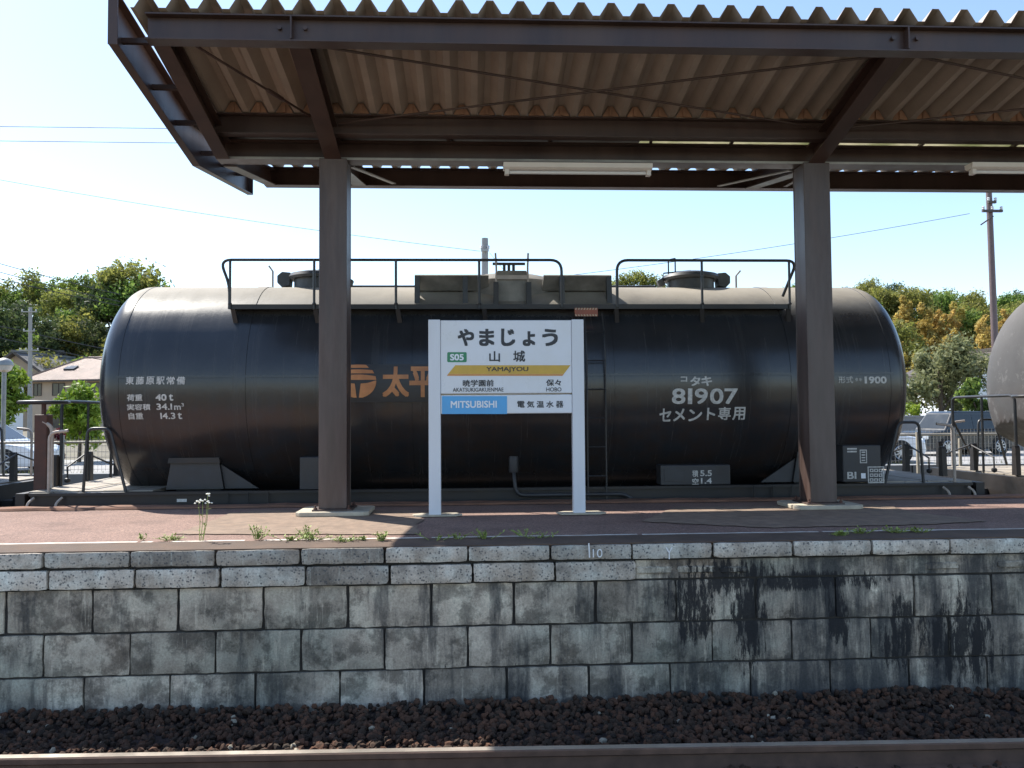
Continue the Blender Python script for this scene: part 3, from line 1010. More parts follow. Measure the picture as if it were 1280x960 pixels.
# wind braces
def brace(p, q, turn=None):
    part(MB().tube([p, q], 0.011, 8), 'brace_rod')
    if turn:
        p, q = Vector(p), Vector(q)
        part(MB().tube([p.lerp(q, turn), p.lerp(q, turn + 0.02), p.lerp(q, turn + 0.13), p.lerp(q, turn + 0.15)], [0.009, 0.02, 0.02, 0.009], 8), 'turnbuckle')
def bz(y):
    return zi_b + 0.10 + (zf_b + 0.05 - zi_b - 0.10) * (YI - y) / (YI - YF)
brace((at(238, 56, YF).x, YF + 0.07, zf_b + 0.02), (colx[0] - 0.06, YI - 0.06, zi_b + 0.1), 0.52)
for a, b_ in ((colx[0], colx[1]), (colx[1], colx[2]), (colx[2], colx[3])):
    brace((a + 0.10, YF + 0.07, zf_b + 0.03), (b_ - 0.10, YI - 0.06, zi_b + 0.11), 0.9 if False else None)
    brace((a + 0.10, YI - 0.06, zi_b + 0.10), (b_ - 0.10, YF + 0.07, zf_b + 0.02))
# knee brackets under the rear eave, pale dusty top face
for x in colx[:3]:
    for s_ in (-1, 1):
        part(MB().beam((x + s_ * 0.13, YV + 0.2, zl_b + 0.02), (x + s_ * 0.42, YR - 0.08, zr_b + 0.02), 0.05, 0.012), 'stay_bar', 'gutter' if s_ * (x - 0.5) < 0 else 'steel_brown')
# end fascia: V-shaped box section hung off the roof end
XB = XL - 0.25
fz = [(YF - 0.10, at(137, 55, YF - 0.10).z), (YV, at(240, 207, YV).z), (YR + 0.13, at(310, 243, YR + 0.13).z)]
fh = 0.40
for (y0, z0), (y1, z1) in ((fz[0], fz[1]), (fz[1], fz[2])):
    pr = [(y0, z0), (y1, z1), (y1, z1 + fh), (y0, z0 + fh)]
    part(MB().prism(pr, lambda u, v, d: (d, u, v), XB - 0.004, XB + 0.004), 'end_fascia')
    for zz, wd in ((0.0, 0.07), (fh, 0.07)):
        part(MB().beam((XB + 0.032, y0, z0 + zz), (XB + 0.032, y1, z1 + zz), wd, 0.008), 'fascia_flange')
part(MB().box(XB - 0.006, XB + 0.066, fz[0][0] - 0.012, fz[0][0] - 0.001, fz[0][1] - 0.004, fz[0][1] + fh + 0.004), 'fascia_end_plate')
part(MB().box(XB - 0.006, XB + 0.066, fz[2][0] + 0.001, fz[2][0] + 0.012, fz[2][1] - 0.004, fz[2][1] + fh + 0.004), 'fascia_end_plate')
for t in (0.12, 0.45, 0.75):
    for i in range(2):
        (y0, z0), (y1, z1) = fz[i], fz[i + 1]
        y, z = y0 + (y1 - y0) * t, z0 + (z1 - z0) * t + 0.17
        part(MB().box(XB + 0.0045, XL + 0.012, y - 0.02, y + 0.02, z - 0.02, z + 0.02), 'fascia_bracket')

# fluorescent lamps hung below the girder
def lamp(pxa, pxb, label):
    yl = YV - 0.16
    a, b_ = at(pxa, 207, yl), at(pxb, 210, yl)
    zt = at((pxa + pxb) / 2, 206, yl).z
    zt = min(zt, zl_b + 0.06)
    t = thing('fluorescent_lamp', label, 'lamp', ((a.x + b_.x) / 2, yl, zt - 0.13), 'strip lamps under the shelter girder')
    h = MB()
    h.prism([(-.075, 0), (.065, 0), (.055, -.045), (.03, -.062), (-.045, -.062), (-.068, -.045)], lambda u, v, d: (d, yl + u, zt + v), a.x, b_.x)
    h.build('housing', 'lampwhite', t, bev=0.004)
    MB().tube([(a.x + 0.06, yl - 0.02, zt - 0.088), (b_.x - 0.06, yl - 0.02, zt - 0.088)], 0.016, 12).build('tube', 'tube', t, smooth=True)
    for x in (a.x + 0.035, b_.x - 0.035):
        MB().box(x - 0.022, x + 0.022, yl - 0.05, yl + 0.012, zt - 0.115, zt - 0.0625).build('lamp_holder', 'lampwhite', t, bev=0.004)
    for x in (a.x + 0.25, b_.x - 0.25):
        MB().box(x - 0.012, x + 0.012, yl + 0.062, YV - 0.085, zt - 0.02, zt - 0.004).build('bracket', 'steel_brown', t)
lamp(629, 814, 'unlit white strip lamp under the girder between the two columns, above the station sign')
lamp(1210, 1400, 'unlit white strip lamp under the girder, past the column by the number box')

# ================================================================== STATION SIGN
YS = 7.72
sa, sb = at(536, 640, YS), at(731, 640, YS)
ztop = at(633, 400, YS).z
sg = thing('station_sign', 'white station name board on two square posts lettered in black with a yellow band', 'sign', ((sa.x + sb.x) / 2, YS, 0))
xl0, xl1 = at(536, 520, YS).x, at(551, 520, YS).x
xr0, xr1 = at(715, 520, YS).x, at(730, 520, YS).x
for a, b_ in ((xl0, xl1), (xr0, xr1)):
    po = MB().box(a, b_, YS - 0.045, YS + 0.045, -0.002, ztop).build('post', 'signpost', sg, bev=0.006)
    MB().prism([(-.18, -.10), (.20, -.10), (.26, -.03), (.2, .10), (-.14, .10), (-.22, .02)], lambda u, v, d: ((a + b_) / 2 + u, YS + v, d), 0.004, 0.016).build('post_footing', 'concrete_pad', sg)
zA0, zA1 = at(633, 492, YS).z, ztop - 0.006
zB0, zB1 = at(633, 517, YS).z, at(633, 493.6, YS).z
MB().box(xl1 + 0.001, xr0 - 0.001, YS - 0.005, YS + 0.02, zB0 + 0.02, zA1 - 0.02).build('backing_board', 'hazard_y', sg)
yb1 = YS - 0.036
pan = MB().box(xl1 + 0.001, xr0 - 0.001, yb1, YS + 0.03, zA0, zA1).build('name_panel', 'signwhite', sg, bev=0.008)
adp = MB().box(xl1 + 0.001, xr0 - 0.001, yb1, YS + 0.03, zB0, zB1).build('advert_panel', 'signwhite', sg, bev=0.008)
yt = yb1 - 0.002
def SR(x0, y0, x1, y1, dy=0.0):
    return flat_y(x0, y0, x1, y1, yt - dy)
def Z(x, y):          # zoomed sign coordinates -> photo pixels
    return 520 + x * 240 / 1280, 380 + y * 180 / 960
def ST(body, x0, y0, x1, y1, mat='ink', bold=0.0, dy=0.0):
    a, b_ = Z(x0, y0), Z(x1, y1)
    return letter(body, SR(a[0], a[1], b_[0], b_[1], dy), mat, sg, bold)
for ch, x0, x1, y0, y1 in (('や', 282, 383, 170, 276), ('ま', 426, 518, 170, 276), ('じ', 572, 657, 168, 276), ('ょ', 716, 790, 186, 276), ('う', 846, 940, 170, 276)):
    ST(ch, x0, y0, x1, y1, 'ink', 0.035)
ST('山', 490, 316, 558, 384, 'ink', 0.02)
ST('城', 650, 312, 726, 384, 'ink', 0.02)
def quad(pts, mat, name, dy=0.0):
    c = [at(*Z(x, y), yt - dy) for x, y in pts]
    return MB().add([(p.x, yt - dy, p.z) for p in c], [tuple(range(len(c)))]).build(name, mat, sg)
rc = []
for cx_, cy_, a0 in ((330, 330, -90), (330, 379, 0), (216, 379, 90), (216, 330, 180)):
    for k in range(5):
        an = R_(a0 + k * 22.5)
        rc.append((cx_ + 8 * math.cos(an), cy_ + 9 * math.sin(an)))
quad(rc, 'green', 'number_badge')
ST('S05', 229, 335, 316, 375, 'white_ink', 0.03, 0.002)
quad([(262, 408), (1030, 408), (986, 466), (214, 466)], 'yellow', 'yellow_band')
quad([(213, 466.5), (986, 466.5), (976, 479), (206, 479)], 'orange_edge', 'band_edge')
ST('YAMAJYOU', 470, 419, 748, 457, 'ink', 0.012, 0.002)
ST('暁学園前', 313, 505, 517, 550, 'ink', 0.02)
ST('AKATSUKIGAKUENMAE', 246, 557, 583, 585, 'ink', 0.008)
ST('保々', 869, 503, 966, 546, 'ink', 0.02)
ST('HOBO', 869, 556, 969, 583, 'ink', 0.008)
quad([(173, 614), (607, 614), (607, 733), (173, 733)], 'blue', 'blue_panel')
ST('MITSUBISHI', 233, 646, 537, 692, 'white_ink', 0.025, 0.002)
for i, ch in enumerate('電気温水器'):
    ST(ch, 676 + i * 64.5, 647, 723 + i * 64.5, 690, 'ink', 0.02)
for y0 in (372, 392):
    quad([(128, y0), (146, y0 + 2), (146, y0 + 7), (128, y0 + 5)], 'ink', 'post_mark', -0.0) if False else None

# ================================================================== TANK WAGONS
TY = 10.3                       # track centre
TR, TZC, THL = 1.298, 2.295, 4.81
XC1 = 0.48
ORG = Vector((XC1, TY, RAILZ))
def tank_hit(px, py):
    d = ray(px, py)
    oy, oz = 0 - TY, CAMZ - (RAILZ + TZC)
    a = d.y ** 2 + d.z ** 2
    b = 2 * (oy * d.y + oz * d.z)
    c = oy * oy + oz * oz - TR * TR
    t = (-b - math.sqrt(max(0, b * b - 4 * a * c))) / (2 * a)
    p = Vector((0, 0, CAMZ)) + d * t
    return p.x - XC1, math.atan2(p.z - (RAILZ + TZC), TY - p.y)
def tank_fn(px0, py0, px1, py1, off=0.004):
    mx, my = (px0 + px1) / 2, (py0 + py1) / 2
    x0, x1 = tank_hit(px0, my)[0], tank_hit(px1, my)[0]
    a0, a1 = tank_hit(mx, py1)[1], tank_hit(mx, py0)[1]
    def fn(u, v):
        a = a0 + (a1 - a0) * v
        return (x0 + (x1 - x0) * u, -(TR + off) * math.cos(a), TZC + (TR + off) * math.sin(a))
    return fn
def lx(px, Y, py=480):
    return at(px, py, Y).x - XC1
def lz(py, Y, px=640):
    return at(px, py, Y).z - RAILZ

DECKZ = 1.14
def bend(pts, r=0.08, k=4):
    """round the inner corners of a polyline"""
    pts = [Vector(p) for p in pts]
    out = [pts[0]]
    for i in range(1, len(pts) - 1):
        a, b, c = pts[i - 1], pts[i], pts[i + 1]
        u, v = (a - b), (c - b)
        rr = min(r, u.length * 0.45, v.length * 0.45)
        p, q = b + u.normalized() * rr, b + v.normalized() * rr
        for j in range(k + 1):
            t = j / k
            out.append(p * (1 - t) ** 2 + b * 2 * t * (1 - t) + q * t * t)
    out.append(pts[-1])
    return out

def make_wagon():
    t = thing('tank_wagon', '', 'tank wagon', (0, 0, 0))
    L = dict(parent=t, local=True)
    # --- tank: barrel with dished ends
    dep, nn = 0.42, 2.4
    prof = []
    for i in range(17):
        s = i / 16
        th = s * math.pi / 2
        prof.append((TR * math.sin(th) ** (2 / nn) if s > 0 else 0.02, -THL + dep * (1 - math.cos(th) ** (2 / nn))))
    full = prof + [(TR, -2.2), (TR, 0.0), (TR, 2.2)] + [(r, -h) for r, h in reversed(prof)]
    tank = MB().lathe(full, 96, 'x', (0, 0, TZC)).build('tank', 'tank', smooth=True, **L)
    # girth welds and stiffening bands
    for x, wd, h in ((-THL + dep + 0.02, 0.030, 0.004), (THL - dep - 0.02, 0.030, 0.004), (-3.05, 0.14, 0.006), (3.25, 0.14, 0.006), (-1.15, 0.022, 0.003), (1.15, 0.022, 0.003)):
        MB().lathe([(TR - 0.01, x - wd / 2), (TR + h, x - wd / 2 + 0.006), (TR + h, x + wd / 2 - 0.006), (TR - 0.01, x + wd / 2)], 96, 'x', (0, 0, TZC)).build('girth_band', 'tank', smooth=True, **L)
    # long seam lap along the flank
    a0 = tank_hit(640, 468)[1]
    for sgn in (1, -1):
        MB().prism([(a0 - 0.02, TR - 0.004), (a0 + 0.004, TR - 0.004), (a0 + 0.002, TR + 0.005), (a0 - 0.018, TR + 0.0045)], lambda u, v, d: (d, -sgn * v * math.cos(u), TZC + v * math.sin(u)), -THL + dep, THL - dep).build('seam_lap', 'tank', **L)
    # --- underframe
    for sy in (-1, 1):
        MB().prism([(-.05, DECKZ), (.05, DECKZ), (.05, DECKZ - 0.03), (.012, DECKZ - 0.03), (.012, DECKZ - 0.27), (.05, DECKZ - 0.27), (.05, DECKZ - 0.30), (-.05, DECKZ - 0.30)] if sy > 0 else [(-.05, DECKZ), (.05, DECKZ), (.05, DECKZ - 0.30), (-.05, DECKZ - 0.30), (-.05, DECKZ - 0.27), (-.012, DECKZ - 0.27), (-.012, DECKZ - 0.03), (-.05, DECKZ - 0.03)], lambda u, v, d: (d, sy * 1.25 + u, v), -5.30, 5.30).build('side_sill', 'frame', **L)
    MB().box(-5.30, 5.30, -0.35, 0.35, DECKZ - 0.42, DECKZ - 0.12).build('centre_sill', 'frame', **L)
    for sx in (-1, 1):
        MB().box(sx * 5.42 - 0.05, sx * 5.42 + 0.05, -1.25, 1.25, DECKZ - 0.36, DECKZ - 0.005).build('end_sill', 'frame', **L)
        # end deck in planks
        for k in range(5):
            x0 = sx * 5.36 - sx * k * 0.27
            x1 = x0 - sx * 0.262
            MB().box(min(x0, x1), max(x0, x1), -1.19, 1.19, DECKZ - 0.028, DECKZ + 0.012 + 0.003 * (k % 2)).build('deck_plank', 'deck', bev=0.004, **L)
        # saddles: front plate and gusset
        xs = sx * 3.62
        for sy in (-1, 1):
            def sad(u, v, d, sy=sy):
                return (u, sy * d, v)
            ztop_ = 1.50
            MB().prism([(xs - 0.32, DECKZ + 0.002), (xs + 0.32, DECKZ + 0.002), (xs + 0.27, ztop_ - 0.06), (xs - 0.27, ztop_ - 0.06)], sad, 0.99, 1.02).build('saddle_plate', 'greybox', **L)
            MB().prism([(xs - 0.29, ztop_ - 0.06), (xs + 0.29, ztop_ - 0.06), (xs + 0.28, ztop_), (xs - 0.28, ztop_)], sad, 0.86, 1.06).build('saddle_cap', 'frame', **L)
            gi = -sx
            MB().prism([(xs + gi * 0.325, DECKZ + 0.002), (xs + gi * 0.70, DECKZ + 0.002), (xs + gi * 0.275, ztop_ - 0.08)], sad, 0.95, 0.98).build('saddle_gusset', 'greybox', **L)
            for q in range(3):
                xg_ = xs + gi * (0.45 + 0.22 * q)
                MB().box(xg_ - 0.006, xg_ + 0.006, sy * 1.302 - 0.006, sy * 1.302 + 0.006, DECKZ - 0.27, DECKZ - 0.01).build('sill_rib', 'frame', **L)
        MB().box(xs - 0.25, xs + 0.25, -0.9, 0.9, DECKZ - 0.1, 1.30).build('saddle_core', 'frame', **L)
        # coupler
        MB().box(min(sx * 5.47, sx * 5.62), max(sx * 5.47, sx * 5.62), -0.09, 0.09, 0.78, 0.95).build('coupler_shank', 'frame', bev=0.01, **L)
        MB().prism([(0, -.12), (.10, -.14), (.16, -.05), (.12, .02), (.16, .10), (.06, .15), (0, .12)], lambda u, v, d: (sx * (5.62 + u), v * sx, d), 0.72, 1.0).build('coupler_head', 'frame', bev=0.012, **L)
        # uncoupling gear: flat stanchions with slanted levers and a hanging chain
        for y in (-0.55, 0.30, 1.10):
            MB().prism([(-.045, 0), (.045, 0), (.035, .34), (.02, .37), (-.02, .37), (-.035, .34)], lambda u, v, d: (sx * 5.40 + d, y + u, DECKZ + 0.016 + v), -0.03, 0.03).build('stanchion', 'frame', **L)
        MB().tube([(sx * 5.44, 0.32, DECKZ + 0.36), (sx * 5.44, 1.06, DECKZ + 0.17)], 0.012, 6).build('uncoupling_lever', 'frame', **L)
        MB().tube([(sx * 5.44, 0.28, DECKZ + 0.36), (sx * 5.44, -0.18, DECKZ + 0.22), (sx * 5.44, -0.18, DECKZ + 0.05)], 0.011, 6).build('uncoupling_lever', 'frame', **L)
        MB().lathe([(0.001, -.035), (0.03, -.022), (0.036, 0), (0.03, .022), (0.001, .035)], 10, 'z', (sx * 5.44, -0.18, DECKZ + 0.055)).build('lever_weight', 'frame', smooth=True, **L)
        # side grab frames at the corners, pale worn inner leg
        for sy in (-1, 1):
            p = [(sx * 4.30, sy * 1.22, DECKZ), (sx * 4.48, sy * 1.22, DECKZ + 0.70), (sx * 4.72, sy * 1.22, DECKZ + 0.70), (sx * 4.76, sy * 1.22, DECKZ - 0.02)]
            MB().tube(bend(p, 0.07), 0.017, 8).build('corner_grab_rail', 'rail_tube', smooth=True, **L)
            p = [(sx * 5.12, sy * 1.24, DECKZ), (sx * 5.12, sy * 1.24, DECKZ + 0.66), (sx * 4.92, sy * 1.24, DECKZ + 0.68)]
            MB().tube(bend(p, 0.08), 0.017, 8).build('grab_rail', 'pale_tube', smooth=True, **L)
            for xq in (4.95, 5.25):
                p = [(sx * xq, sy * 1.29, DECKZ - 0.05), (sx * (xq + 0.03), sy * 1.36, DECKZ - 0.10), (sx * (xq + 0.05), sy * 1.38, DECKZ - 0.42)]
                MB().tube(bend(p, 0.05), 0.014, 8).build('step_grip', 'pale_tube', smooth=True, **L)
    # tall end rail and hand brake at one end
    ex = -5.36
    p = [(ex, -0.50, DECKZ), (ex, -0.50, DECKZ + 1.02), (ex, 0.82, DECKZ + 1.02), (ex, 0.82, DECKZ)]
    MB().tube(bend(p, 0.10), 0.019, 8).build('end_rail', 'rail_tube', smooth=True, **L)
    MB().tube([(ex, 0.16, DECKZ), (ex, 0.16, DECKZ + 1.01)], 0.016, 8).build('end_rail_post', 'rail_tube', **L)
    MB().tube([(ex, 0.82, DECKZ + 0.7), (ex + 0.45, 0.98, DECKZ)], 0.015, 8).build('end_rail_brace', 'rail_tube', **L)
    MB().box(ex - 0.07, ex + 0.07, -0.97, -0.83, DECKZ, DECKZ + 0.86).build('brake_column', 'rustpost', bev=0.01, **L)
    MB().tube([(ex, -0.9, DECKZ + 0.86), (ex, -0.9, DECKZ + 1.02)], 0.025, 10).build('brake_spindle', 'rustpost', **L)
    ring = [(ex + 0.25 * math.cos(a), -0.9 + 0.25 * math.sin(a), DECKZ + 1.0) for a in [2 * math.pi * k / 28 for k in range(29)]]
    wheel = MB().tube(ring, 0.020, 8, cap=False)
    for k in range(5):
        a = 2 * math.pi * k / 5
        wheel.tube([(ex, -0.9, DECKZ + 0.99), (ex + 0.25 * math.cos(a), -0.9 + 0.25 * math.sin(a), DECKZ + 1.0)], 0.011, 6)
    wheel.build('hand_wheel', 'rail_tube', smooth=True, **L)
    p = [(ex + 0.12, -0.95, DECKZ + 0.03), (ex + 0.12, -0.95, DECKZ + 0.72), (ex + 0.02, -0.95, DECKZ + 0.78)]
    MB().tube(bend(p, 0.06), 0.022, 8).build('brake_pipe', 'pale_tube', smooth=True, **L)
    # --- roof walkways, near and far side
    wy0, wy1, wz = -1.13, -0.80, 3.225
    x0w, x1w = lx(285, TY + wy0, 378), lx(986, TY + wy0, 382)
    for sy in (1, -1):
        MB().box(x0w, x1w, min(sy * wy0, sy * wy1), max(sy * wy0, sy * wy1), wz - 0.035, wz).build('walkway', 'frame', **L)
        MB().box(x0w, x1w, sy * wy0 - 0.006, sy * wy0 + 0.006, wz - 0.046, wz + 0.008).build('walkway_kerb', 'frame', **L)
        yr_ = wy0 * sy - 0.012 * sy
        zt = wz + 0.52
        xr = lx(702, TY + wy0, 345)
        p = [(x0w + 0.02, yr_, wz - 0.03), (x0w + 0.02, yr_, wz + 0.22), (x0w - 0.10, yr_ * 0.97, zt), (xr - 0.002, yr_, zt), (xr, yr_, wz - 0.03)]
        MB().tube(bend(p, 0.13, 6), 0.017, 8).build('walkway_rail', 'rail_tube', smooth=True, **L)
        xl = lx(771, TY + wy0, 345)
        xe = lx(986, TY + wy0, 345)
        p = [(xl, yr_, wz - 0.03), (xl, yr_, zt), (xe + 0.10, yr_, zt), (xe - 0.02, yr_ * 0.86, wz + 0.12)]
        MB().tube(bend(p, 0.13, 6), 0.017, 8).build('walkway_rail', 'rail_tube', smooth=True, **L)
        for px in (288, 393, 495, 599, 877, 986):
            x = lx(px, TY + wy0, 345)
            MB().tube([(x, yr_, wz - 0.05), (x, yr_, zt)], 0.015, 8).build('rail_post', 'rail_tube', **L)
            MB().lathe([(0.02, 0.0), (0.024, 0.012), (0.02, 0.024)], 8, 'z', (x, yr_, wz + 0.0)).build('post_socket', 'rail_tube', **L)
        for px in (291, 394, 497, 605, 770, 877, 985):
            x = lx(px, TY + wy0, 345)
            MB().beam((x, sy * -1.12, wz - 0.04), (x + 0.03, sy * -1.03, wz - 0.29), 0.02, 0.05, (1, 0, 0)).build('walkway_bracket', 'frame', **L)
    # --- hatches along the crown
    def hatch(x, hd):
        zt = TZC + TR
        MB().lathe([(0.30, -0.10), (0.30, 0.10), (0.32, 0.12)], 32, 'z', (x, 0, zt)).build('hatch_neck', 'hatch', smooth=True, **L)
        MB().lathe([(0.35, 0.10), (0.37, 0.13), (0.35, 0.17), (0.22, 0.205), (0.05, 0.215)], 32, 'z', (x, 0, zt)).build('hatch_lid', 'hatch', smooth=True, **L)
        MB().prism([(.34, .02), (.44, .0), (.50, .06), (.50, .15), (.44, .20), (.33, .19)], lambda u, v, d: (x + hd * u, d, zt + v), -0.10, 0.06).build('hatch_hinge', 'hatch', bev=0.01, **L)
        MB().prism([(-.34, .04), (-.42, .02), (-.45, .10), (-.38, .14)], lambda u, v, d: (x + hd * u, d, zt + v), -0.05, 0.05).build('hatch_clamp', 'hatch', bev=0.01, **L)
        MB().tube([(x - hd * 0.38, -0.02, zt + 0.10), (x - hd * 0.36, -0.02, zt + 0.20), (x, -0.02, zt + 0.235)], 0.010, 6).build('hatch_bar', 'rail_tube', **L)
    hatch(lx(398, TY, 345), -1)
    xh = lx(863, TY, 345)
    hatch(xh, 1)
    for s in (-0.03, 0.06):
        MB().tube(bend([(xh - 0.26 + s, 0, TZC + TR + 0.15), (xh - 0.26 + s, 0, TZC + TR + 0.38), (xh - 0.20, 0, TZC + TR + 0.40)], 0.03), 0.010, 6).build('hatch_handle', 'rail_tube', **L)
    for px, hh in ((341, 0.22), (920, 0.17)):
        x = lx(px, TY, 345)
        MB().tube([(x, 0, TZC + TR - 0.01), (x, 0, TZC + TR + hh), (x - 0.05 if px < 640 else x + 0.06, 0, TZC + TR + hh + 0.07)], 0.013, 6).build('vent_pipe', 'pale_tube', **L)
    # --- loading platform and manway amidships
    zt = TZC + TR
    xa_, xb_ = lx(518, TY - 0.55, 350), lx(762, TY - 0.55, 350)
    for sy in (-1, 1):
        MB().prism([(-.30, -.10), (-.60, -.12), (-.80, .03), (-.78, .045), (-.58, -.10), (-.30, -.08)], lambda u, v, d: (d, -sy * u, zt + v), xa_ + 0.02, xa_ + 0.90).build('drip_tray', 'cement', **L)
        MB().prism([(-.30, -.10), (-.60, -.12), (-.80, .03), (-.78, .045), (-.58, -.10), (-.30, -.08)], lambda u, v, d: (d, -sy * u, zt + v), xb_ - 0.84, xb_ - 0.02).build('drip_tray', 'cement', **L)
        for x in (xa_ + 0.05, xa_ + 0.62, xb_ - 0.62, xb_ - 0.05):
            MB().prism([(-.84, -.36), (-.74, -.36), (-.72, .02), (-.80, .025)], lambda u, v, d: (d, -sy * u, zt + v), x - 0.03, x + 0.03).build('tray_bracket', 'hatch', **L)
        for x in (-0.09, 0.30):
            xm = lx(636, TY, 350) + x - 0.105
            MB().box(xm - 0.03, xm + 0.03, sy * 0.86 - 0.03, sy * 0.86 + 0.03, zt - 0.42, zt - 0.06).build('manway_step_post', 'frame', **L)
    xm = lx(636, TY, 350)
    MB().lathe([(0.72, -0.20), (0.70, 0.02), (0.62, 0.08), (0.42, 0.135), (0.18, 0.155)], 40, 'z', (xm, 0, zt)).build('manway_dome', 'cement', smooth=True, **L)
    MB().prism([(-.20, -.30), (.20, -.30), (.20, .02), (.17, .09), (-.17, .09), (-.20, .02)], lambda u, v, d: (xm + u, d, zt + v), -0.80, -0.745).build('manway_front', 'cement', **L)
    for s in (-0.20, 0.20):
        MB().tube(bend([(xm + s, -0.82, zt - 0.30), (xm + s * 0.93, -0.82, zt + 0.10), (xm + s * 0.98, -0.80, zt + 0.30)], 0.05), 0.013, 6).build('manway_upright', 'pale_tube', **L)
    MB().box(xm - 0.185, xm + 0.185, -0.835, -0.81, zt - 0.02, zt + 0.03).build('manway_bar', 'pale_tube', **L)
    MB().box(xm - 0.21, xm + 0.21, -0.06, -0.02, zt + 0.30, zt + 0.33).build('locking_bar', 'frame', **L)
    for s in (-0.06, 0.0, 0.06):
        MB().box(xm + s - 0.018, xm + s + 0.018, -0.06, -0.02, zt + 0.18, zt + 0.298).build('locking_screw', 'frame', **L)
    MB().tube([(xa_ - 1.0, 0.1, zt + 0.03), (xa_ + 0.1, 0.1, zt + 0.03)], 0.03, 8).build('air_pipe', 'hatch', **L)
    MB().tube([(xb_ - 0.1, 0.1, zt + 0.03), (xb_ + 0.72, 0.1, zt + 0.03)], 0.03, 8).build('air_pipe', 'hatch', **L)
    # --- side ladder
    la, lb = lx(734, TY - 1.33, 500), lx(757, TY - 1.33, 500)
    for x in (la, lb):
        MB().tube(bend([(x, -1.16, 3.13), (x, -1.335, 2.75), (x, -1.335, DECKZ - 0.35)], 0.2), 0.009, 6).build('ladder_stile', 'rail_tube', **L)
    z_ = DECKZ - 0.2
    while z_ < 2.9:
        MB().tube([(la, -1.335, z_), (lb, -1.335, z_)], 0.008, 6).build('ladder_rung', 'rail_tube', **L)
        z_ += 0.325
    hz = MB().box(lx(721, 9.0), lx(750, 9.0), -1.205, -1.195, lz(394, 9.0, 735), lz(383.5, 9.0, 735)).build('warning_plate', 'hazard_r', **L)
    hx0, hx1, hz0, hz1 = lx(721, 9.0), lx(750, 9.0), lz(394, 9.0, 735), lz(383.5, 9.0, 735)
    stp = []
    for k in range(8):
        u = k / 8
        stp.append([(u, 0.78), (u + 0.06, 0.78), (u + 0.09, 1.0), (u + 0.03, 1.0)])
        stp.append([(u + 0.03, 0.0), (u + 0.09, 0.0), (u + 0.06, 0.22), (u, 0.22)])
    poly_flat(stp, lambda u, v: (hx0 + (hx1 - hx0) * u, -1.2065, hz0 + (hz1 - hz0) * v), 'warning_stripe', 'hazard_y', t, local=True)
    # --- pipes, boxes on the sill
    xp = lx(643, 8.9, 590)
    p = [(xp, -1.12, 1.36), (xp, -1.30, 1.30), (xp + 0.02, -1.33, DECKZ - 0.08), (xp + 1.28, -1.33, DECKZ - 0.08), (xp + 1.45, -1.33, DECKZ - 0.30)]
    MB().tube(bend(p, 0.10), 0.022, 10).build('discharge_pipe', 'greybox', smooth=True, **L)
    MB().lathe([(0.05, -0.09), (0.055, -0.07), (0.055, 0.07), (0.05, 0.09)], 14, 'z', (xp, -1.24, 1.40)).build('pipe_cap', 'greybox', smooth=True, **L)
    bx = [lx(372, 8.92), lx(408, 8.92)]
    MB().box(bx[0], bx[1], -1.26, -1.02, DECKZ + 0.004, lz(572, 8.92, 390)).build('valve_box', 'greybox', bev=0.008, **L)
    x0, x1 = lx(827, 8.92), lx(915, 8.92)
    zt2 = lz(582, 8.92, 870)
    MB().box(x0, x1, -1.27, -1.05, DECKZ + 0.004, zt2).build('conversion_board', 'greybox', bev=0.012, **L)
    MB().box(x0 + 0.04, x0 + 0.27, -1.277, -1.2705, DECKZ + 0.05, zt2 - 0.04).build('board_flap', 'greybox', bev=0.003, **L)
    x0, x1 = lx(1057, 8.92), lx(1105, 8.92)
    MB().box(x0, x1, -1.27, -0.98, DECKZ + 0.014, lz(557, 8.92, 1080)).build('number_box', 'greybox', bev=0.012, **L)
    # --- bogies
    for sx in (-1, 1):
        xb2 = sx * 3.62
        for sy in (-1, 1):
            MB().prism([(-1.05, .40), (-.85, .36), (-.35, .34), (.35, .34), (.85, .36), (1.05, .40), (1.05, .56), (.55, .66), (-.55, .66), (-1.05, .56)], lambda u, v, d: (xb2 + u, sy * d, v), 0.86, 0.96).build('bogie_frame', 'frame', bev=0.01, **L)
        for ax in (-0.83, 0.83):
            wz_ = MB()
            for sy in (-1, 1):
                wz_.lathe([(0.05, sy * 0.50), (0.43, sy * 0.50), (0.445, sy * 0.53), (0.43, sy * 0.56), (0.43, sy * 0.62), (0.05, sy * 0.62)], 28, 'y', (xb2 + ax, 0, 0.43))
            wz_.tube([(xb2 + ax, -0.92, 0.43), (xb2 + ax, 0.92, 0.43)], 0.07, 12)
            wz_.build('wheelset', 'wheel_steel', smooth=True, **L)
        MB().box(xb2 - 0.18, xb2 + 0.18, -0.95, 0.95, 0.50, DECKZ - 0.11).build('bolster', 'frame', **L)
    return t

wag = make_wagon()
left = clone(wag, (XC1 - 11.75, TY, RAILZ), 0, 1, 'black cement tank wagon coupled beyond the hand brake end of the lettered wagon')
right = clone(wag, (XC1 + 11.75, TY, RAILZ), 0, 1, 'grey dust coated tank wagon coupled next to the number box end of the lettered wagon')
wag.location = ORG
wag['label'] = 'glossy black cement tank wagon with white lettering standing behind the station sign'
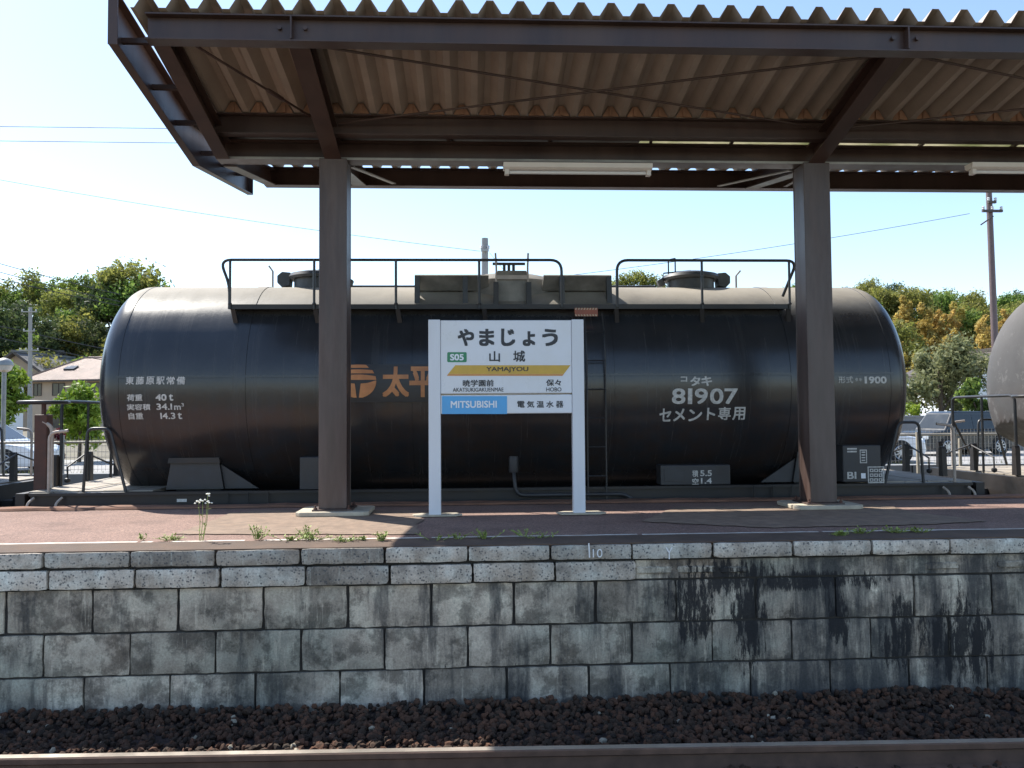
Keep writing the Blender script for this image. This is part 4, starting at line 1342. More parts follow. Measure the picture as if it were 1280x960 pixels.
# the dusty wagon: coated paint and a barrel whose belly slopes up to its ends
for c in list(right.children):
    if c.name.startswith(('tank', 'girth_band', 'seam_lap')):
        if c.name.startswith('girth_band') or c.name.startswith('seam'):
            bpy.data.objects.remove(c)
            continue
        me = c.data.copy()
        bm = bmesh.new()
        bm.from_mesh(me)
        for sx in (-1, 1):
            pc, pn = Vector((sx * 4.85, 0, 1.85)), Vector((sx * 0.55, 0, -0.84))
            r = bmesh.ops.bisect_plane(bm, geom=bm.verts[:] + bm.edges[:] + bm.faces[:], plane_co=pc, plane_no=pn, clear_outer=True)
            ed = [e for e in r['geom_cut'] if isinstance(e, bmesh.types.BMEdge)]
            bmesh.ops.holes_fill(bm, edges=ed, sides=0)
        bm.to_mesh(me)
        bm.free()
        me.materials.clear()
        me.materials.append(M['tank_dusty'])
        c.data = me
    elif c.name.startswith(('saddle_plate', 'saddle_gusset', 'saddle_cap', 'saddle_core')):
        me = c.data.copy()
        me.materials.clear()
        me.materials.append(M['cement'])
        c.data = me

# lettering on the near wagon
def TT(body, x0, y0, x1, y1, mat='tank_ink', bold=0.0, cut=3):
    return letter(body, tank_fn(x0, y0, x1, y1), mat, wag, bold, cut, True)
for i, ch in enumerate('東藤原駅常備'):
    TT(ch, 157.5 + i * 12.75, 471, 167.5 + i * 12.75, 480.5, bold=0.02)
TT('荷重', 159, 493, 178, 501, bold=0.02)
TT('40', 195, 493, 208, 500.5, bold=0.03)
TT('t', 211.5, 493, 216.5, 500.5, bold=0.02)
TT('実容積', 159, 505, 188, 512.5, bold=0.02)
TT('34.I', 196, 504.5, 215, 512, bold=0.02)
TT('m', 218, 507, 226, 512, bold=0.02)
TT('3', 227, 504, 230, 508, bold=0.02)
TT('自重', 161, 516, 179, 524, bold=0.02)
TT('I4.3', 201, 516, 219, 523.5, bold=0.02)
TT('t', 222.5, 516, 227.5, 523.5, bold=0.02)
TT('コ', 851, 471, 858.5, 477, bold=0.03)
TT('タ', 863, 471, 875, 482, bold=0.03)
TT('キ', 877, 470.5, 889.5, 482, bold=0.03)
for ch, a, b_ in (('8', 840.5, 856), ('I', 860.5, 864.5), ('9', 869, 884), ('0', 888, 903.5), ('7', 906, 921.5)):
    TT(ch, a, 486, b_, 504.5, bold=0.018)
for ch, a, b_, y0, y1 in (('セ', 824.5, 838.5, 511, 526.5), ('メ', 842, 856, 511, 526), ('ン', 861, 877, 512, 526), ('ト', 884, 893.5, 510, 524.5), ('専', 898, 913, 509, 524.5), ('用', 916, 931, 509, 524.5)):
    TT(ch, a, y0, b_, y1, bold=0.02)
TT('形式', 1048, 470.5, 1066, 479, bold=0.006)
TT('タキ', 1068.5, 472.5, 1077, 476.5, bold=0.02)
for ch, a, b_ in (('I', 1081, 1082.8), ('9', 1086, 1092.5), ('0', 1093.5, 1100), ('0', 1101, 1107.5)):
    TT(ch, a, 471, b_, 479, bold=0.03)
# copper emblem and company name on a dark nameplate
pf = tank_fn(418, 455, 722, 502, 0.006)
g = [(i / 30, 0) for i in range(31)] + [(i / 30, 1) for i in range(30, -1, -1)]
poly_flat([[(0, 0), (1, 0), (1, 1), (0, 1)]], pf, 'nameplate', 'plate', wag, True, 8)
pf2 = tank_fn(418, 500.6, 722, 502, 0.012)
poly_flat([[(0, 0), (1, 0), (1, 1), (0, 1)]], pf2, 'nameplate_lip', 'greybox', wag, True)
def arc_cap(y0, y1, bow):
    """slice of the disc between two bowed chords"""
    def half(y):
        return math.sqrt(max(0.0, 1 - y * y))
    lo = [(-half(y0) + 2 * half(y0) * i / 12, y0) for i in range(13)]
    hi = [(half(y1) - 2 * half(y1) * i / 12, y1 + bow * (1 - ((half(y1) - 2 * half(y1) * i / 12)) ** 2)) for i in range(13)]
    return [((x + 1) / 2, (y + 1) / 2) for x, y in lo + hi]
logo = [arc_cap(0.80, 0.90, 0.10), arc_cap(0.47, 0.62, 0.09), arc_cap(0.08, 0.28, 0.12)]
def lobe(s):
    pts = [(s * 0.16, -0.14), (s * 0.55, -0.10), (s * 0.97, 0.04)]
    for k in range(0, 13):
        a = R_(0 - k * 6.4)
        pts.append((s * math.cos(a), math.sin(a)))
    pts.append((s * 0.06, -0.97))
    return [((x + 1) / 2, (y + 1) / 2) for x, y in pts]
logo += [lobe(1), lobe(-1)[::-1]]
poly_flat(logo, tank_fn(424, 456, 470.5, 497.5, 0.010), 'emblem', 'logo', wag, True, 8)
for i, ch in enumerate('太平洋セメント'):
    letter(ch, tank_fn(479 + i * 33.8, 459.5, 510.5 + i * 33.8, 495, 0.010), 'logo', wag, 0.03, 6, True)
# lettering on boxes
def FB(body, x0, y0, x1, y1, mat='tank_ink', bold=0.02, Y=TY - 1.2745):
    a, b_ = at(x0, y1, Y), at(x1, y0, Y)
    return letter(body, lambda u, v: (a.x + (b_.x - a.x) * u - XC1, Y - TY, a.z + (b_.z - a.z) * v - RAILZ), mat, wag, bold, 0, True)
FB('積', 865.5, 588, 872.5, 596)
FB('5.5', 875.5, 588, 889.5, 595)
FB('空', 865.5, 598, 873, 605.5)
FB('1.4', 876.5, 597.5, 889.5, 604.5)
FB('BI', 1059.5, 590, 1070, 598.5)
def card(x0, y0, x1, y1, mat, fr=None):
    Y = TY - 1.273
    a, b_ = at(x0, y1, Y), at(x1, y0, Y)
    f = lambda u, v: (a.x + (b_.x - a.x) * u - XC1, Y - TY, a.z + (b_.z - a.z) * v - RAILZ)
    if fr:
        fu, fv = fr
        poly_flat([[(0, 0), (1, 0), (1, fv), (0, fv)], [(0, 1 - fv), (1, 1 - fv), (1, 1), (0, 1)], [(0, fv), (fu, fv), (fu, 1 - fv), (0, 1 - fv)], [(1 - fu, fv), (1, fv), (1, 1 - fv), (1 - fu, 1 - fv)]], f, 'card_frame', mat, wag, True)
    else:
        poly_flat([[(0, 0), (1, 0), (1, 1), (0, 1)]], f, 'data_card', mat, wag, True)
card(1085, 583, 1105, 604, 'tank_ink', (0.06, 0.06))
card(1075, 562, 1083.5, 579, 'tank_ink', (0.12, 0.07))
card(1076.5, 591.5, 1082, 598, 'white_ink')
card(1059, 560, 1071, 562, 'tank_ink')
card(1059, 563.5, 1071, 565.5, 'tank_ink')
for r_ in range(3):
    for c_ in range(3):
        card(1087.3 + c_ * 5.6, 586 + r_ * 6, 1091.8 + c_ * 5.6, 590 + r_ * 6, 'tank_ink', (0.25, 0.25))
for r_ in range(4):
    card(1077, 564.5 + r_ * 3.4, 1081.5, 566 + r_ * 3.4, 'tank_ink')
card(221, 623.5, 233.5, 627.5, 'tank_ink')
# rails of the siding
for y in (TY - 0.565, TY + 0.565):
    rail(Vector((-40, y, RAILZ)), Vector((40, y, RAILZ)), label='rail under the tank wagons on the siding, ' + ('platform side' if y < TY else 'fence side'))

# ================================================================== BEYOND THE SIDING
# low retaining wall and fence
rw = MB().box(-60, 60, 16.0, 16.3, -1.31, -0.13).build('retaining_wall', 'greywall')
tag(rw, 'low concrete retaining wall along the far side of the sidings below the fence', 'wall')
for i in range(-9, 12):
    MB().box(i * 1.5 - 0.012, i * 1.5 + 0.012, 15.985, 15.999, -1.3, -0.14).build('wall_joint', 'mortar', rw)
YFN = 16.15
fen = thing('mesh_fence', 'wire mesh fence with beige rails on the retaining wall beyond the sidings', 'fence', (0, YFN, -0.13))
FZ0, FZ1 = -0.13, at(60, 546, YFN).z
xs_ = [-16 + 2.0 * i for i in range(17)]
for x in xs_:
    MB().tube([(x, YFN, FZ0), (x, YFN, FZ1 + 0.03)], 0.022, 8).build('fence_post', 'fence_steel', fen)
for x in xs_[:-1]:
    MB().tube([(x + 0.023, YFN - 0.03, at(60, 553, YFN).z), (x + 1.977, YFN - 0.03, at(60, 553, YFN).z)], 0.024, 8).build('fence_rail', 'fence_beige', fen)
    mbw = MB()
    z = FZ0 + 0.08
    while z < FZ1:
        mbw.beam((x + 0.02, YFN, z), (x + 1.98, YFN, z), 0.005, 0.006)
        z += 0.115
    k = 0.06
    while k < 1.97:
        mbw.beam((x + k, YFN + 0.005, FZ0 + 0.04), (x + k, YFN + 0.005, FZ1), 0.004, 0.004, (1, 0, 0))
        k += 0.075
    mbw.build('wire_panel', 'fence_steel', fen)
# bare fence stakes on the right
for px, pz in ((1147, 540), (1200, 548)):
    p = at(px, 560, 14.6)
    o = MB().tube([(p.x, 14.6, -1.31), (p.x, 14.6, at(px, pz, 14.6).z)], 0.03, 8).build('steel_stake', 'fence_beige')
    tag(o, 'thin beige steel stake standing beside the siding near the parked cars', 'stake', 'stakes beside the siding')

# grass strips
def grass(name, n, xr, yr, z, h, seed):
    rs = np.random.RandomState(seed)
    x = rs.uniform(*xr, n)
    y = rs.uniform(*yr, n)
    a = rs.uniform(0, 6.28, n)
    hh = rs.uniform(0.4, 1.0, n) * h
    ln = rs.uniform(-0.5, 0.5, (n, 2)) * hh[:, None]
    wd = rs.uniform(0.006, 0.016, n)
    V = np.zeros((n, 3, 3))
    V[:, 0] = np.stack([x - np.cos(a) * wd, y - np.sin(a) * wd, np.full(n, z)], 1)
    V[:, 1] = np.stack([x + np.cos(a) * wd, y + np.sin(a) * wd, np.full(n, z)], 1)
    V[:, 2] = np.stack([x + ln[:, 0], y + ln[:, 1], z + hh], 1)
    me = bpy.data.meshes.new(name)
    me.from_pydata(V.reshape(-1, 3).tolist(), [], np.arange(3 * n).reshape(-1, 3).tolist())
    at_ = me.attributes.new('tint', 'FLOAT', 'FACE')
    at_.data.foreach_set('value', rs.rand(n).astype(np.float32))
    return tag(link(name, me, 'grass'), kind='stuff')
grass('grass', 16000, (-15, 16), (16.32, 18.5), -0.5, 0.36, 5)
grass('grass', 9000, (-15, 16), (12.6, 15.9), -1.31, 0.45, 6)

# ------------------------------------------------------------------ vegetation
def leaf_cloud(name, mat, lobes, n, size, seed, squash=1.0, shell=0.45):
    """crown: leaf clumps spread through uneven lobes, gaps between them"""
    rs = np.random.RandomState(seed)
    lob = np.array(lobes, float)
    wts = lob[:, 3] ** 2
    idx = rs.choice(len(lob), n, p=wts / wts.sum())
    d = rs.normal(size=(n, 3))
    d /= np.linalg.norm(d, axis=1)[:, None]
    rr = (shell + (1 - shell) * rs.rand(n) ** 0.6) * (1 + 0.12 * rs.normal(size=n))
    # clumping
    cl = rs.normal(size=(len(lob) * 26, 3))
    cl /= np.linalg.norm(cl, axis=1)[:, None]
    ci = rs.randint(0, 26, n) + idx * 26
    d = d * 0.34 + cl[ci] * 0.80
    P = lob[idx, :3] + d * (lob[idx, 3] * rr)[:, None] * np.array([1, 1, squash])
    nv = d + rs.normal(size=(n, 3)) * 0.7
    nv /= np.linalg.norm(nv, axis=1)[:, None]
    t = np.cross(nv, rs.normal(size=(n, 3)))
    t /= np.linalg.norm(t, axis=1)[:, None]
    b = np.cross(nv, t)
    s = size * (0.45 + 1.5 * rs.rand(n) ** 2.2)[:, None]
    V = np.stack([P - t * s, P - b * s * 0.45, P + t * s, P + b * s * 0.45], 1)
    me = bpy.data.meshes.new(name)
    me.from_pydata(V.reshape(-1, 3).tolist(), [], np.arange(4 * n).reshape(-1, 4).tolist())
    at_ = me.attributes.new('tint', 'FLOAT', 'FACE')
    clump = rs.rand(len(cl))[ci]
    at_.data.foreach_set('value', np.clip(0.55 * clump + 0.45 * rs.rand(n), 0, 1).astype(np.float32))
    me.materials.append(M[mat])
    return me

def tree_proto(kind, label, mat, h, wd, n, size, seed, trunk_h=0.35, group=None, form='round'):
    rnd = random.Random(seed)
    t = thing(kind, label, 'tree' if 'shrub' not in kind else 'shrub', (0, 0, 0), group)
    lobes = []
    if form == 'round':
        for i in range(16):
            a = rnd.uniform(0, 6.28)
            r = wd * 0.5 * rnd.uniform(0.15, 0.80)
            z = h * rnd.uniform(trunk_h, 0.84)
            lobes.append((r * math.cos(a), r * math.sin(a), z, wd * rnd.uniform(0.09, 0.27)))
        lobes.append((0, 0, h * 0.80, wd * 0.24))
    elif form == 'plume':
        for i in range(12):
            u = i / 11
            a = rnd.uniform(0, 6.28)
            r = wd * 0.30 * (1 - u * 0.7) * rnd.uniform(0.3, 1)
            lobes.append((r * math.cos(a) + u * wd * 0.10, r * math.sin(a), h * (0.28 + 0.68 * u), wd * (0.26 - 0.17 * u)))
    else:
        for i in range(12):
            a = rnd.uniform(0, 6.28)
            r = wd * 0.5 * rnd.uniform(0.1, 0.75)
            lobes.append((r * math.cos(a), r * math.sin(a), h * rnd.uniform(0.16, 0.8), wd * rnd.uniform(0.14, 0.24)))
    mb = MB()
    tr = 0.022 * h
    top = Vector((rnd.uniform(-.04, .04) * h, rnd.uniform(-.04, .04) * h, h * 0.62))
    mb.tube([(0, 0, -0.3), (top.x * 0.3, top.y * 0.3, h * 0.2), (top.x * 0.7, top.y * 0.7, h * 0.42), tuple(top)], [tr * 1.25, tr, tr * 0.7, tr * 0.3], 8)
    for i in range(7):
        lo = lobes[i]
        s0 = Vector((top.x * 0.5, top.y * 0.5, h * rnd.uniform(0.2, 0.45)))
        e = Vector(lo[:3])
        mid = s0.lerp(e, 0.5) + Vector((0, 0, 0.04 * h))
        mb.tube([s0, mid, e], [tr * 0.5, tr * 0.3, tr * 0.1], 5)
    mb.build('trunk', 'bark', t, local=True, smooth=True)
    me = leaf_cloud('crown', mat, lobes, n, size, seed)
    link('crown', me, None, t, local=True)
    return t

LW, RW = 'on the wooded hill behind the tiled houses', 'on the wooded hill beyond the grey yard wall'
protos = {
    'olive': [tree_proto('broadleaf_tree', 'x', 'leaf_olive', 9.5, 8.5, 5200, 0.20, 11 + i) for i in range(2)],
    'green': [tree_proto('broadleaf_tree', 'x', 'leaf_green', 9.0, 8.0, 5200, 0.20, 21 + i) for i in range(2)],
    'dark': [tree_proto('evergreen_tree', 'x', 'leaf_dark', 10.0, 7.0, 5200, 0.20, 31 + i) for i in range(2)],
    'bamboo': [tree_proto('bamboo_clump', 'x', 'leaf_bamboo', 9.0, 5.0, 4600, 0.17, 41 + i, form='plume') for i in range(2)],
}
words = {'olive': 'olive green broadleaf tree', 'green': 'mid green broadleaf tree', 'dark': 'dark evergreen tree', 'bamboo': 'yellow orange bamboo clump'}
used = set()
def plant(kind, x, y, s, side):
    pr = random.choice(protos[kind])
    label = words[kind] + ' ' + (LW if side == 'L' else RW)
    group = words[kind] + 's ' + (LW if side == 'L' else RW)
    loc = (x, y, hill_h(x, y) - 0.2)
    rz = random.uniform(0, 6.28)
    if pr.name not in used:
        used.add(pr.name)
        pr.location, pr.rotation_euler, pr.scale = loc, (0, 0, rz), (s, s, s * random.uniform(0.92, 1.1))
        tag(pr, label, None, group)
    else:
        clone(pr, loc, rz, (s, s, s * random.uniform(0.92, 1.1)), label, group)
rnd = random.Random(5)
def hx(px, y):
    return at(px, 480, y).x
for y, n, lo, hi in ((102, 8, -60, 170), (109, 8, -50, 170), (117, 8, -60, 165), (126, 8, -50, 160), (136, 8, -60, 160)):
    for i in range(n):
        px = lo + (hi - lo) * (i + 0.5 + rnd.uniform(-.35, .35)) / n
        plant(rnd.choices(['olive', 'green', 'dark'], [5, 4, 2])[0], hx(px, y), y + rnd.uniform(-2.5, 2.5), rnd.uniform(0.75, 1.08), 'L')
plant('dark', hx(126, 124), 124, 1.3, 'L')
plant('olive', hx(146, 123), 123, 1.5, 'L')
plant('green', hx(165, 123), 123, 1.45, 'L')
plant('dark', hx(-4, 112), 112, 1.35, 'L')
for y, n, lo, hi, mix in ((104, 8, 1080, 1330, [1, 1, 0, 5]), (111, 12, 1070, 1330, [0, 0, 0, 7]), (116, 13, 1080, 1330, [1, 0, 0, 9]), (121, 11, 1060, 1340, [2, 1, 0, 4]), (127, 11, 990, 1340, [5, 3, 1, 0]), (133, 12, 980, 1340, [5, 4, 1, 0]), (141, 11, 980, 1340, [4, 4, 2, 0])):
    for i in range(n):
        px = lo + (hi - lo) * (i + 0.5 + rnd.uniform(-.35, .35)) / n
        plant(rnd.choices(['olive', 'green', 'dark', 'bamboo'], mix)[0], hx(px, y), y + rnd.uniform(-2.5, 2.5), rnd.uniform(0.75, 1.05) * (1.2 if 108 < y < 123 else 1.0), 'R')
for px, k, s in ((778, 'olive', 0.86), (795, 'olive', 0.90), (812, 'green', 0.82), (826, 'olive', 0.78)):
    plant(k, hx(px, 134), 134, s, 'R')

# nearer trees and shrubs
def solo(name, label, mat, px, py_top, Y, wpx, zbase, n, size, seed, form='round', th=0.3):
    top = at(px, py_top, Y)
    h = top.z - zbase
    t = tree_proto(name, label, mat, h * 1.02, wpx * Y / FPX * 1.12, n, size, seed, th, form=form)
    t.location = (top.x, Y, zbase)
    return t
GZ = -0.5
solo('maple_tree', 'bright yellow green maple tree beside the beige house', 'leaf_bright', 100, 478, 27, 72, GZ, 9000, 0.075, 61, th=0.28)
solo('maple_tree', 'yellow green tree behind the globe street lamp', 'leaf_bright', -8, 448, 24.6, 74, GZ, 8000, 0.075, 62, th=0.3)
solo('red_shrub', 'small dark red leafed shrub below the bright maple', 'leaf_red', 70, 531, 25.5, 22, GZ, 2500, 0.05, 63, form='bush')
solo('willow_tree', 'large loose grey green tree behind the grey yard wall', 'leaf_grey', 1175, 406, 34, 116, GZ, 15000, 0.085, 64, form='bush')
solo('laurel_shrub', 'dark glossy green shrub in front of the white gabled house', 'leaf_green', 1222, 462, 31, 50, GZ, 8000, 0.07, 65, form='bush')
solo('garden_shrub', 'low yellow green shrub behind the grey yard wall beside the tank', 'leaf_bright', 1140, 500, 30.5, 46, GZ, 4500, 0.06, 66, form='bush')
solo('garden_shrub', 'low olive shrub behind the parked dark car', 'leaf_olive', 1245, 492, 30.5, 40, GZ, 4500, 0.06, 67, form='bush')

# yard wall
ya = at(1120, 522, 29.0)
o = MB().box(1.5, 30, 29.0, 29.15, GZ, ya.z)
yw = o.build('yard_wall', 'greywall')
tag(yw, 'plain grey concrete yard wall behind the parked cars', 'wall')
MB().box(1.45, 30.05, 28.96, 29.19, ya.z + 0.002, ya.z + 0.07).build('wall_cap', 'greywall', yw)

# ------------------------------------------------------------------ houses
def window(t, c, ux, n_, w_, h_, frame='trim'):
    """frame + pane on a wall: c centre, ux horizontal unit, n_ outward normal"""
    c, ux, n_ = Vector(c), Vector(ux), Vector(n_)
    up = Vector((0, 0, 1))
    f = lambda u, v, d: c + ux * u + up * v + n_ * d
    mb = MB()
    for a in ((-w_ / 2, -h_ / 2, w_ / 2, -h_ / 2 + 0.07), (-w_ / 2, h_ / 2 - 0.07, w_ / 2, h_ / 2), (-w_ / 2, -h_ / 2 + 0.071, -w_ / 2 + 0.07, h_ / 2 - 0.071), (w_ / 2 - 0.07, -h_ / 2 + 0.071, w_ / 2, h_ / 2 - 0.071), (-0.03, -h_ / 2 + 0.071, 0.03, h_ / 2 - 0.071)):
        mb.prism([(a[0], a[1]), (a[2], a[1]), (a[2], a[3]), (a[0], a[3])], f, 0.002, 0.06)
    wn = mb.build('window', frame, t, local=True)
    MB().prism([(-w_ / 2 + 0.05, -h_ / 2 + 0.05), (w_ / 2 - 0.05, -h_ / 2 + 0.05), (w_ / 2 - 0.05, h_ / 2 - 0.05), (-w_ / 2 + 0.05, h_ / 2 - 0.05)], f, 0.003, 0.02).build('pane', 'glass', wn, local=True)

def hip_house(label, loc, rz, lx_, ly_, eave, ridge, wall, tile, wins, oh=0.7, inset=2.5):
    t = thing('house', label, 'house', loc, rz=rz)
    MB().box(-lx_ / 2, lx_ / 2, -ly_ / 2, ly_ / 2, 0, eave).build('wall', wall, t, local=True)
    a, b = lx_ / 2 + oh, ly_ / 2 + oh
    e = eave - 0.12
    rr = max(0.2, lx_ / 2 - inset)
    mb = MB()
    mb.add([(-a, -b, e), (a, -b, e), (a, b, e), (-a, b, e), (-rr, 0, ridge), (rr, 0, ridge)], [(0, 1, 5, 4), (1, 2, 5), (2, 3, 4, 5), (3, 0, 4), (0, 3, 2, 1)])
    ro = mb.build('roof', tile, t, local=True)
    MB().tube([(-rr, 0, ridge), (rr, 0, ridge)], 0.13, 8).build('ridge_cap', tile, ro, local=True)
    for sx in (-1, 1):
        for sy in (-1, 1):
            MB().tube([(sx * rr, 0, ridge), (sx * a, sy * b, e + 0.05)], 0.10, 6).build('hip_cap', tile, ro, local=True)
    fa = MB()
    fa.beam((-a, -b - 0.02, e - 0.10), (a, -b - 0.02, e - 0.10), 0.05, 0.16)
    fa.beam((-a, b + 0.02, e - 0.10), (a, b + 0.02, e - 0.10), 0.05, 0.16)
    fa.beam((-a - 0.02, -b, e - 0.10), (-a - 0.02, b, e - 0.10), 0.05, 0.16)
    fa.beam((a + 0.02, -b, e - 0.10), (a + 0.02, b, e - 0.10), 0.05, 0.16)
    fa.build('eaves_gutter', 'trim', ro, local=True)
    for (face, u, z, w_, h_) in wins:
        if face == 'f':
            window(t, (u, -ly_ / 2, z), (1, 0, 0), (0, -1, 0), w_, h_)
        else:
            window(t, (lx_ / 2, u, z), (0, 1, 0), (1, 0, 0), w_, h_)
    return t, ro
HY = 85.0
hp = at(98, 500, HY)
ez, rz_ = at(80, 474, HY).z - GZ, at(110, 448, HY).z - GZ
h1, r1 = hip_house('beige two storey house with hipped brown tile roof behind the maple', (hp.x + 0.6, HY + 3, GZ), R_(-14), 9.6, 8.0, ez, rz_ + 0.3, 'housewall', 'rooftile_b',
                   [('f', -3.9, 4.4, 1.0, 1.3), ('f', -1.4, 4.4, 1.5, 1.3), ('f', 2.6, 4.4, 1.6, 1.3), ('f', -2.2, 1.4, 1.9, 1.9), ('r', 0.5, 4.4, 1.6, 1.3)], oh=0.8, inset=3.2)
sk = MB().add([(-0.9, -3.0, 6.22), (0.3, -3.0, 6.22), (0.3, -2.2, 6.66), (-0.9, -2.2, 6.66)], [(0, 1, 2, 3)])
MB().tube([(1.25, -4.06, 0), (1.25, -4.06, ez - 0.2)], 0.06, 8).build('downpipe', 'trim', h1, local=True)
# grey tiled house with gable towards us
def gable_house(label, loc, rz, lx_, ly_, eave, ridge, wall, tile, wins, oh=0.8, name='house'):
    t = thing(name, label, 'house', loc, rz=rz)
    mb = MB()
    mb.prism([(-lx_ / 2, 0), (lx_ / 2, 0), (lx_ / 2, eave), (0, ridge - 0.25), (-lx_ / 2, eave)], lambda u, v, d: (u, d, v), -ly_ / 2, ly_ / 2)
    mb.build('wall', wall, t, local=True)
    k = (ridge - eave) / (lx_ / 2)
    for s in (-1, 1):
        a = lx_ / 2 + oh
        rs_ = MB().prism([(s * 0.02, ridge), (s * a, ridge - k * a), (s * a, ridge - k * a - 0.16), (s * 0.02, ridge - 0.16)], lambda u, v, d: (u, d, v), -ly_ / 2 - oh, ly_ / 2 + oh)
        ro = rs_.build('roof_slope', tile, t, local=True)
        MB().beam((s * 0.15, -ly_ / 2 - oh - 0.03, ridge - 0.12), (s * a, -ly_ / 2 - oh - 0.03, ridge - k * a - 0.10), 0.05, 0.28).build('barge_board', 'trim', ro, local=True)
    MB().box(-0.22, 0.22, -ly_ / 2 - oh - 0.05, ly_ / 2 + oh, ridge - 0.05, ridge + 0.22).build('ridge_cap', tile, t, local=True)
    for (u, z, w_, h_) in wins:
        window(t, (u, -ly_ / 2, z), (1, 0, 0), (0, -1, 0), w_, h_)
    return t
gp = at(34, 480, 100)
gable_house('grey tiled traditional house with broad gable beyond the beige house', (gp.x, 104, GZ), R_(-8), 8.5, 10, at(60, 470, 100).z - GZ, at(34, 441, 100).z - GZ, 'housewall', 'rooftile_g', [(0, 5.0, 1.6, 1.0)])
gp = at(8, 480, 108)
gable_house('dark tiled house roof showing behind the grey gabled house', (gp.x - 3, 114, GZ), R_(82), 8.5, 14, at(30, 458, 110).z - GZ, at(20, 438, 110).z - GZ, 'housewhite', 'rooftile_g', [])
gp = at(1249, 480, 62)
gable_house('white gabled house behind the dark glossy shrub', (gp.x + 0.6, 66, GZ), R_(4), 7.0, 9, at(1215, 462, 62).z - GZ, at(1246, 436, 62).z - GZ, 'housewhite', 'trim', [(-1.6, 3.4, 1.2, 1.2)], oh=0.35)
# white shed at the left
sx1 = at(27, 520, 31).x
t = thing('garage', 'pale blue white garage wall with a small window behind the lamp post', 'garage', (sx1 - 3.0, 30.6, GZ))
zt = at(15, 482, 30).z - GZ
MB().box(-3.0, 3.0, -0.6, 0.5, 0, zt).build('wall', 'housewhite', t, local=True)
MB().box(-3.25, 3.1, -0.75, 0.6, zt + 0.002, zt + 0.14).build('roof', 'trim', t, local=True)
window(t, (2.3, -0.6, at(22, 525, 30).z - GZ), (1, 0, 0), (0, -1, 0), 0.5, 0.36)
# skylight
q = MB().box(-0.62, 0.62, -0.40, 0.40, 0.02, 0.16).build('skylight', 'glass', r1, local=True)
b_ = 8.0 / 2 + 0.8
fr = 0.50
zz = (ez - 0.12) + (rz_ + 0.3 - ez + 0.12) * fr
q.location = (-1.3, -b_ * (1 - fr), zz)
q.rotation_euler = (math.atan2(rz_ + 0.3 - ez + 0.12, b_), 0, 0)

